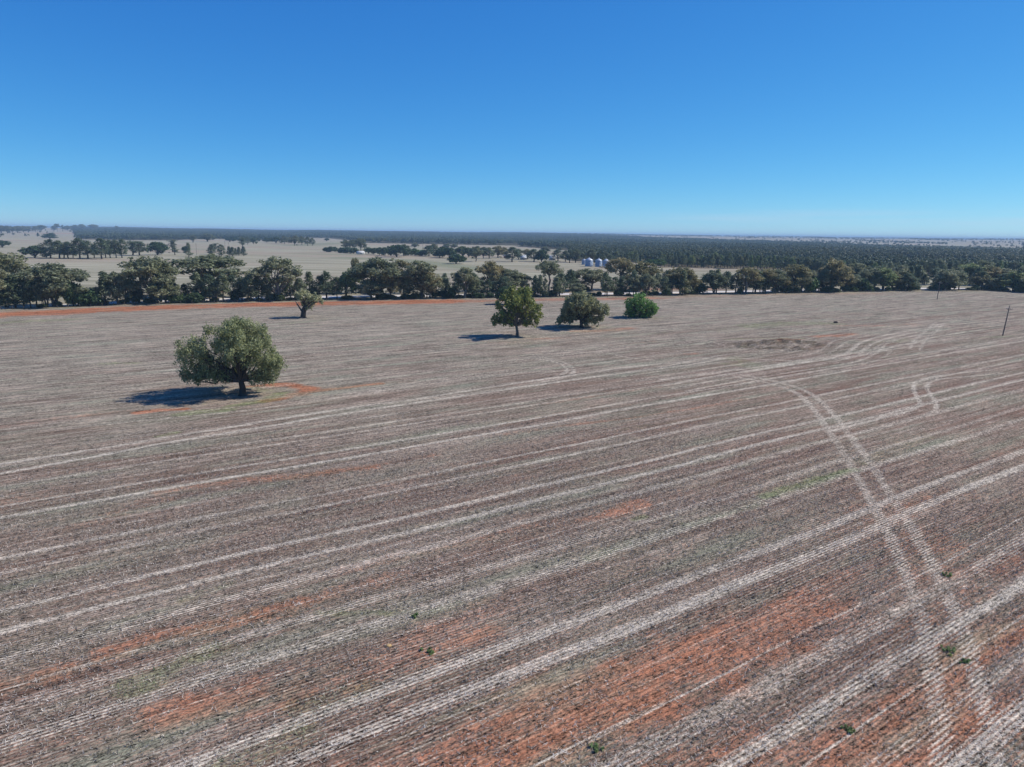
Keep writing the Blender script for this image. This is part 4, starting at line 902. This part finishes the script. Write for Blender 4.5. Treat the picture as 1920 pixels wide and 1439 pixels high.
kd = np.where(far, np.where(pinep, rng.choice([5, 6], n), 7), np.where(pinep, rng.choice([0, 1, 3], n), rng.choice([2, 4], n)))
scatter('forest', np.c_[X, Y, landz(X, Y)-.3], np.c_[wd, wd, sc], np.c_[np.zeros(n), np.zeros(n), rng.random(n)*6.28], kd, protos,
        'dark green cypress and gum forest stretching to the horizon', 'forest')
print('forest', n)
# thin lines and dots of trees over the far pale farmland on the right
pa = []
for i in range(30):
    a = rng.uniform(.03, .95); r0 = rng.uniform(2300, 9000)**1; L = rng.uniform(200, 1400); m_ = int(L/13)
    q = np.linspace(-.5, .5, m_); th = rng.choice([0, 0, 0.1, -.12, 1.4])
    x = r0*math.sin(a)+q*L*math.cos(th)+rng.normal(0, 5, m_); y = r0*math.cos(a)+q*L*math.sin(th)+rng.normal(0, 9, m_); pa.append(np.c_[x, y])
m_ = 1300; a = rng.uniform(.02, .95, m_); r0 = rng.uniform(2200, 9500, m_); pa.append(np.c_[r0*np.sin(a), r0*np.cos(a)])
m_ = 3200; a = rng.uniform(-.9, .95, m_); r0 = 7500+rng.normal(0, 250, m_); pa.append(np.c_[r0*np.sin(a), r0*np.cos(a)])
m_ = 160; a = rng.uniform(-.85, -.5, m_); r0 = rng.uniform(2300, 6500, m_); pa.append(np.c_[r0*np.sin(a), r0*np.cos(a)])
pa = np.concatenate(pa); ra = np.hypot(pa[:, 0], pa[:, 1]); aa = np.arctan2(pa[:, 0], pa[:, 1])
k = (ra > rfar(aa)) | (ra < rnear(aa)); k &= ra > 2150; pa = pa[k]; n = len(pa)
sc = rng.uniform(.7, 1.2, n)
scatter('distant_trees', np.c_[pa, landz(pa[:, 0], pa[:, 1])-.3], np.c_[sc*1.3, sc*1.3, sc], np.c_[np.zeros(n), np.zeros(n), rng.random(n)*6.28], rng.choice([5, 6, 7], n), protos,
        'lines and dots of distant trees over hazy far farmland', 'trees')

# ------------------------------------------------------------------ silos, sheds, houses, vehicles
t = NT('galvanised'); tc = t.n('ShaderNodeTexCoord'); sp_ = t.n('ShaderNodeSeparateXYZ'); t.l(tc.outputs['Object'], sp_.inputs[0])
nz = t.noise(t.vscale(tc.outputs['Object'], 2, 2, .4), 1.0, 3)
bm = t.n('ShaderNodeBump'); bm.inputs['Strength'].default_value = .5; bm.inputs['Distance'].default_value = .05
t.l(t.math('SINE', t.math('MULTIPLY', sp_.outputs['Z'], 26)), bm.inputs['Height'])
t.bsdf(t.mix(nz, (.22, .30, .42), (.36, .44, .56)), .5, .35, .5, bm.outputs[0]); M['galv'] = t.m
M['roofm'] = plain('zinc_roof', (.50, .53, .57), .5, .2, .5, .05)
M['white'] = plain('white_paint', (.66, .65, .61), .6, var=.06)
M['cream'] = plain('cream_wall', (.62, .58, .50), .8, var=.08)
M['glass'] = plain('dark_glass', (.03, .035, .04), .1, 0, .6, 0)
M['tyre'] = plain('tyre_rubber', (.02, .02, .02), .9)
M['conc'] = plain('concrete', (.55, .53, .50), .9)
M['dark'] = plain('dark_metal', (.06, .06, .065), .5, .3)
M['redroof'] = plain('rust_roof', (.25, .09, .06), .7)
def scale_at(x, y): b = at(x, y); return b, (b[1]*math.cos(PITCH)+CAMH*math.sin(PITCH))/FPX
def silo(x, yb, wpx, yeave, yapex, label, rz):
    b, mp = scale_at(x, yb); r_ = wpx*mp/2; he = atP(x, yeave, b[1])[2]; ha = atP(x, yapex, b[1])[2]
    o = empty('grain_silo', (b[0], b[1], 0), rz); tag(o, label, 'silo', 'grain silos by the homestead')
    q = MB(); q.lathe([(0, .0), (r_+.35, .0), (r_+.35, .35), (0, .35)]); q.build('concrete_base', M['conc'], o)
    q = MB(); pr = []
    nn = 6
    for i in range(nn): z0 = .35+(he-.35)*i/nn; z1 = .35+(he-.35)*(i+1)/nn; pr += [(r_, z0), (r_, z1-.06), (r_+.04, z1-.05), (r_+.04, z1-.005)]
    q.lathe(pr, n=40); q.build('wall', M['galv'], o, False)
    q = MB(); q.lathe([(r_-.1, he+.02), (r_+.16, he+.0), (r_+.16, he+.06), (r_*.5, he+(ha-he)*.52), (.45, ha-.35), (0, ha-.3)], n=32); rf = q.build('roof', M['roofm'], o)
    q = MB(); q.lathe([(.46, ha-.4), (.46, ha-.05), (.55, ha-.05), (0, ha+.2)], n=16); q.build('cap', M['roofm'], rf)
    q = MB()
    for s in (-.22, .22): q.tube([(r_+.14, s, .5), (r_+.14, s, he+.3)], [.03, .03], 4)
    for z in np.arange(.7, he, .35): q.box((r_+.14, 0, z), (.03, .44, .03))
    q.build('ladder', M['dark'], o)
    q = MB(); q.box((0, -r_-.03, 1.3), (.9, .12, 1.5)); q.build('hatch', M['galv'], o)
silo(1095, 496.5, 8.4, 488.5, 485.5, 'small grain silo half hidden at the left behind the tallest silo', 2.2)
silo(1104.3, 499.8, 14.8, 488.3, 483, 'tallest grain silo, front one of the left pair', 1.0)
silo(1122.3, 500.5, 12.6, 488.8, 484.3, 'grain silo left of the one with the white pickup before it', 2.8)
silo(1136.3, 501.2, 13.6, 490, 485.2, 'rightmost grain silo behind the white pickup', .4)

def house(x, yb, wpx, dpt, he, ha, roofmat, wallmat, label, name='farmhouse', rz=0., win=True):
    b, mp = scale_at(x, yb); wd = wpx*mp
    o = empty(name, (b[0], b[1]+dpt/2, 0), rz); tag(o, label, 'shed' if 'shed' in name else 'house')
    q = MB(); q.prism([(-dpt/2, 0), (dpt/2, 0), (dpt/2, he), (0, ha-.12), (-dpt/2, he)], -wd/2, wd/2); wl = q.build('wall', M[wallmat], o); wl.rotation_euler = (0, 0, -math.pi/2)
    q = MB()
    for s in (-1, 1):
        q.prism([(0, ha), (s*(dpt/2+.5), he-.22), (s*(dpt/2+.5), he-.10), (0, ha+.14)], -wd/2-.5, wd/2+.5)
    rf = q.build('roof', M[roofmat], o); rf.rotation_euler = (0, 0, -math.pi/2)
    q = MB(); q.box((wd*.12, -dpt/2-.02, 1.02), (.95, .06, 2.04)); q.build('door', M['dark'], o)
    if win:
        for fx in (-.33, -.1, .33):
            q = MB(); q.box((wd*fx, -dpt/2-.03, 1.55), (1.3, .08, 1.2)); fr_ = q.build('window', M['white'], o)
            q = MB(); q.box((wd*fx, -dpt/2-.08, 1.55), (1.1, .04, 1.0)); q.build('pane', M['glass'], fr_)
        q = MB(); q.box((wd*.25, .3, ha+.2), (.6, .6, 1.4)); q.build('chimney', M['cream'], rf).rotation_euler = (0, 0, math.pi/2)
    return o
house(675.5, 477.3, 13, 7, 2.7, 3.9, 'white', 'white', 'long low white shed among garden trees at left of the homestead', 'white_shed', win=False)
house(949, 484.5, 9, 7, 2.8, 4.6, 'white', 'redroof', 'small white-roofed shed with red wall left of the dark homestead tree', 'roofed_shed', win=False)
house(981, 487.5, 12, 8, 3.0, 5.4, 'roofm', 'cream', 'white farmhouse with grey gable roof between homestead trees')
house(1036, 488.5, 12, 8, 3.2, 5.4, 'white', 'cream', 'cream farmhouse left of the silos, partly behind trees')
house(1228, 479, 6, 6, 3, 7.8, 'white', 'cream', 'tiny white roof among forest trees above the parked cars', 'forest_shed', win=False)
house(1280, 480, 5, 6, 3, 7.6, 'white', 'cream', 'tiny pale roof among forest trees right of the clearing', 'forest_shed', win=False)

def vehicle(x, yb, rz, kind, label, body='white'):
    b, mp = scale_at(x, yb); o = empty('parked_'+kind, (b[0], b[1], 0), rz); tag(o, label, kind)
    q = MB()
    if kind == 'pickup':
        q.prism([(-2.5, .45), (2.5, .45), (2.5, .95), (2.35, 1.05), (1.35, 1.12), (.7, 1.12), (-2.5, 1.12)], -.9, .9)
        q.prism([(1.3, 1.10), (.75, 1.72), (-.55, 1.74), (-.7, 1.10)], -.8, .8); bd = q.build('body', M[body], o)
        q = MB(); q.prism([(1.10, 1.18), (.74, 1.62), (-.45, 1.64), (-.55, 1.18)], -.83, .83)
    else:
        q.prism([(-2.2, .4), (2.2, .4), (2.25, .8), (1.3, .98), (-2.2, 1.0)], -.88, .88)
        q.prism([(1.2, .97), (.5, 1.5), (-1.6, 1.52), (-2.15, .97)], -.78, .78); bd = q.build('body', M[body], o)
        q = MB(); q.prism([(1.02, 1.03), (.47, 1.43), (-1.52, 1.45), (-1.95, 1.03)], -.81, .81)
    q.build('side_windows', M['glass'], o)
    for sx in (-1.45, 1.5):
        for sy in (-.82, .82):
            q = MB(); q.lathe([(0, -.11), (.34, -.11), (.36, 0), (.34, .11), (0, .11)], n=14); wh = q.build('wheel', M['tyre'], o); wh.location = (sx, sy, .35); wh.rotation_euler = (math.pi/2, 0, 0)
    for sy in (-.6, .6):
        q = MB(); q.box((2.27 if kind == 'car' else 2.51, sy, .72), (.05, .3, .16)); q.build('headlight', M['glass'], o)
vehicle(1130.5, 502.6, 2.9, 'pickup', 'white pickup parked in front of the rightmost silo')
vehicle(1220, 503.2, .2, 'car', 'white car at left of the two parked under the light green tree')
vehicle(1230.5, 505.0, 1.2, 'car', 'white car turned end-on, right of the two by the light green tree')

# ------------------------------------------------------------------ power poles, fence, small things
M['wood'] = plain('weathered_wood', (.16, .13, .11), .9, var=.25)
M['porc'] = plain('porcelain', (.55, .53, .50), .3)
def pole(x, yb, hpx_top, label, lean=0.0, rz=.35, arms=True):
    b = at(x, yb); h = atP(x, hpx_top, b[1])[2]; z0 = float(landz(*b))
    o = empty('power_pole', (b[0], b[1], z0), rz); tag(o, label, 'power pole', 'wooden power poles')
    o.rotation_euler = (0, lean, rz)
    q = MB(); q.tube([(0, 0, -.2), (0, 0, h*.5), (0, 0, h)], [.19, .16, .12], 9); q.build('post', M['wood'], o, True)
    q = MB(); q.box((0, -.16, h-1.1), (2.4, .11, .13)); ca = q.build('crossarm', M['wood'], o)
    q = MB(); q.tube([(-.7, -.16, h-1.15), (0, -.12, h-1.8)], [.025, .025], 4); q.tube([(.7, -.16, h-1.15), (0, -.12, h-1.8)], [.025, .025], 4); q.build('brace', M['dark'], o)
    for sx in (-1.1, -.45, .45, 1.1):
        q = MB(); q.lathe([(.03, 0), (.03, .1), (.08, .12), (.09, .2), (.05, .27), (0, .28)], (sx, -.16, h-1.035), 8); q.build('insulator', M['porc'], ca)
    return o
pole(1880, 630, 573, 'leaning wooden power pole with crossarm in the stubble at far right', .085, .15)
pole(1757, 562, 527, 'smaller-looking power pole standing before the belt gap at right', .03, .15)
pole(369, 479, 456.5, 'power pole left of the narrow cypresses in the left pasture', 0, 1.2)
pole(422, 463, 451, 'farthest power pole, left of the two in the left pasture', 0, .2)
pole(430, 476, 454.5, 'power pole right of the farthest one in the left pasture', 0, .2)
pole(793, 479, 0 or 452, 'power pole rising above the garden trees of the middle pasture', 0, .4)
fz = empty('wire_fence', (0, 0, 0)); tag(fz, 'low wire fence of pale posts along the verge before the roadside belt', 'fence')
fx = np.linspace(-40, 1960, 96); FPp = np.array([at(x, float(yfront(x))+.6) for x in fx])
pq = MB(); pq.box((0, 0, .6), (.11, .11, 1.25)); pm_ = pq.mesh('post', M['wood'])
for p in FPp:
    o = link('post', pm_, fz); o.location = (p[0], p[1], 0)
q = MB()
for z in (.4, .75, 1.1):
    for a, b in zip(FPp[:-1], FPp[1:]): q.tube([(a[0], a[1], z), (b[0], b[1], z)], [.012, .012], 3, False)
q.build('wire', M['dark'], fz)

def tuft(x, y, r_, label, seed, name='weed_clump', mat='green', cat='weed'):
    rng = np.random.default_rng(seed); b = at(x, y); C = rng.normal(0, r_*.62, (9, 3)); C[:, 2] = rng.uniform(.04, r_*.38, 9)
    me = leafmesh(name, C, np.full((9, 3), r_*.26)*rng.uniform(.5, 1.2, (9, 1)), 24, .07, M[mat], rng, -.6, 3.4, .5)
    o = link(name, me); o.location = (b[0], b[1], 0.03); tag(o, label, cat, 'green weed clumps in the stubble'); return o
M['weed'] = foliage('weed_leaves', (0.08, 0.13, 0.04), (0.24, 0.32, 0.12), (0.18, 0.24, 0.08))
for i, (x, y, r_, lab) in enumerate([(778, 1156, .42, 'bright green weed clump beside the long pale trail at bottom centre'), (808, 1223, .40, 'green weed clump on bare red soil, right of the yellowish stone'),
                                     (1776, 1081, .50, 'green weed clump at right, between the wheel marks and the frame edge'), (1773, 1218, .55, 'largest green weed clump beside the right wheel mark'),
                                     (1812, 1243, .38, 'dull weed clump just below the largest one at right'), (1117, 1402, .45, 'dark weed clump near the bottom edge below the thin white trail'),
                                       (1595, 1374, .35, 'small dark weed clump at lower right on grey stubble'),
                                      ]):
    tuft(x, y, r_*.8, lab, 300+i, mat='weed')
rng = np.random.default_rng(8)
def rock(name, x, y, r_, mat, label, cat, flat=.6):
    b = at(x, y); n_ = 14; V = []; prof = [(0, -.3), (.8, -.15), (1, .15), (.8, .45), (.4, .65), (0, .7)]
    q = MB(); q.lathe([(a*r_, z*r_*flat*1.3) for a, z in prof], n=n_)
    q.V[0] = q.V[0]*(1+.22*(vn2(q.V[0][:, 0]*5/r_+3, q.V[0][:, 1]*5/r_+7)-.5)[:, None]); o = q.build(name, mat, None, True); o.location = (b[0], b[1], .03); tag(o, label, cat)
M['ystone'] = plain('yellow_stone', (.55, .36, .16), .8)
rock('stone', 729, 1212, .22, M['ystone'], 'small yellowish stone lying in dark stubble at bottom centre', 'stone')
rock('tree_stump', 1567, 606, .75, M['bark_dark'], 'small dark stump on the pale ground above the rough mound', 'stump', 1.0)

# ------------------------------------------------------------------ haze of the far distance
q = MB(); q.box((0, 0, 31), (70000, 70000, 70))
hm = bpy.data.materials.new('haze'); hm.use_nodes = True; hm.node_tree.nodes.clear()
ho = hm.node_tree.nodes.new('ShaderNodeOutputMaterial'); pv = hm.node_tree.nodes.new('ShaderNodeVolumePrincipled')
pv.inputs['Color'].default_value = (.54, .77, 1.0, 1); pv.inputs['Density'].default_value = 1.1e-4; pv.inputs['Anisotropy'].default_value = 0.0
hm.node_tree.links.new(pv.outputs[0], ho.inputs['Volume'])
tag(q.build('haze', hm), 'faint blue haze over the far plain', kind='stuff')
print('top objects', sum(1 for o in COL.objects if o.parent is None))
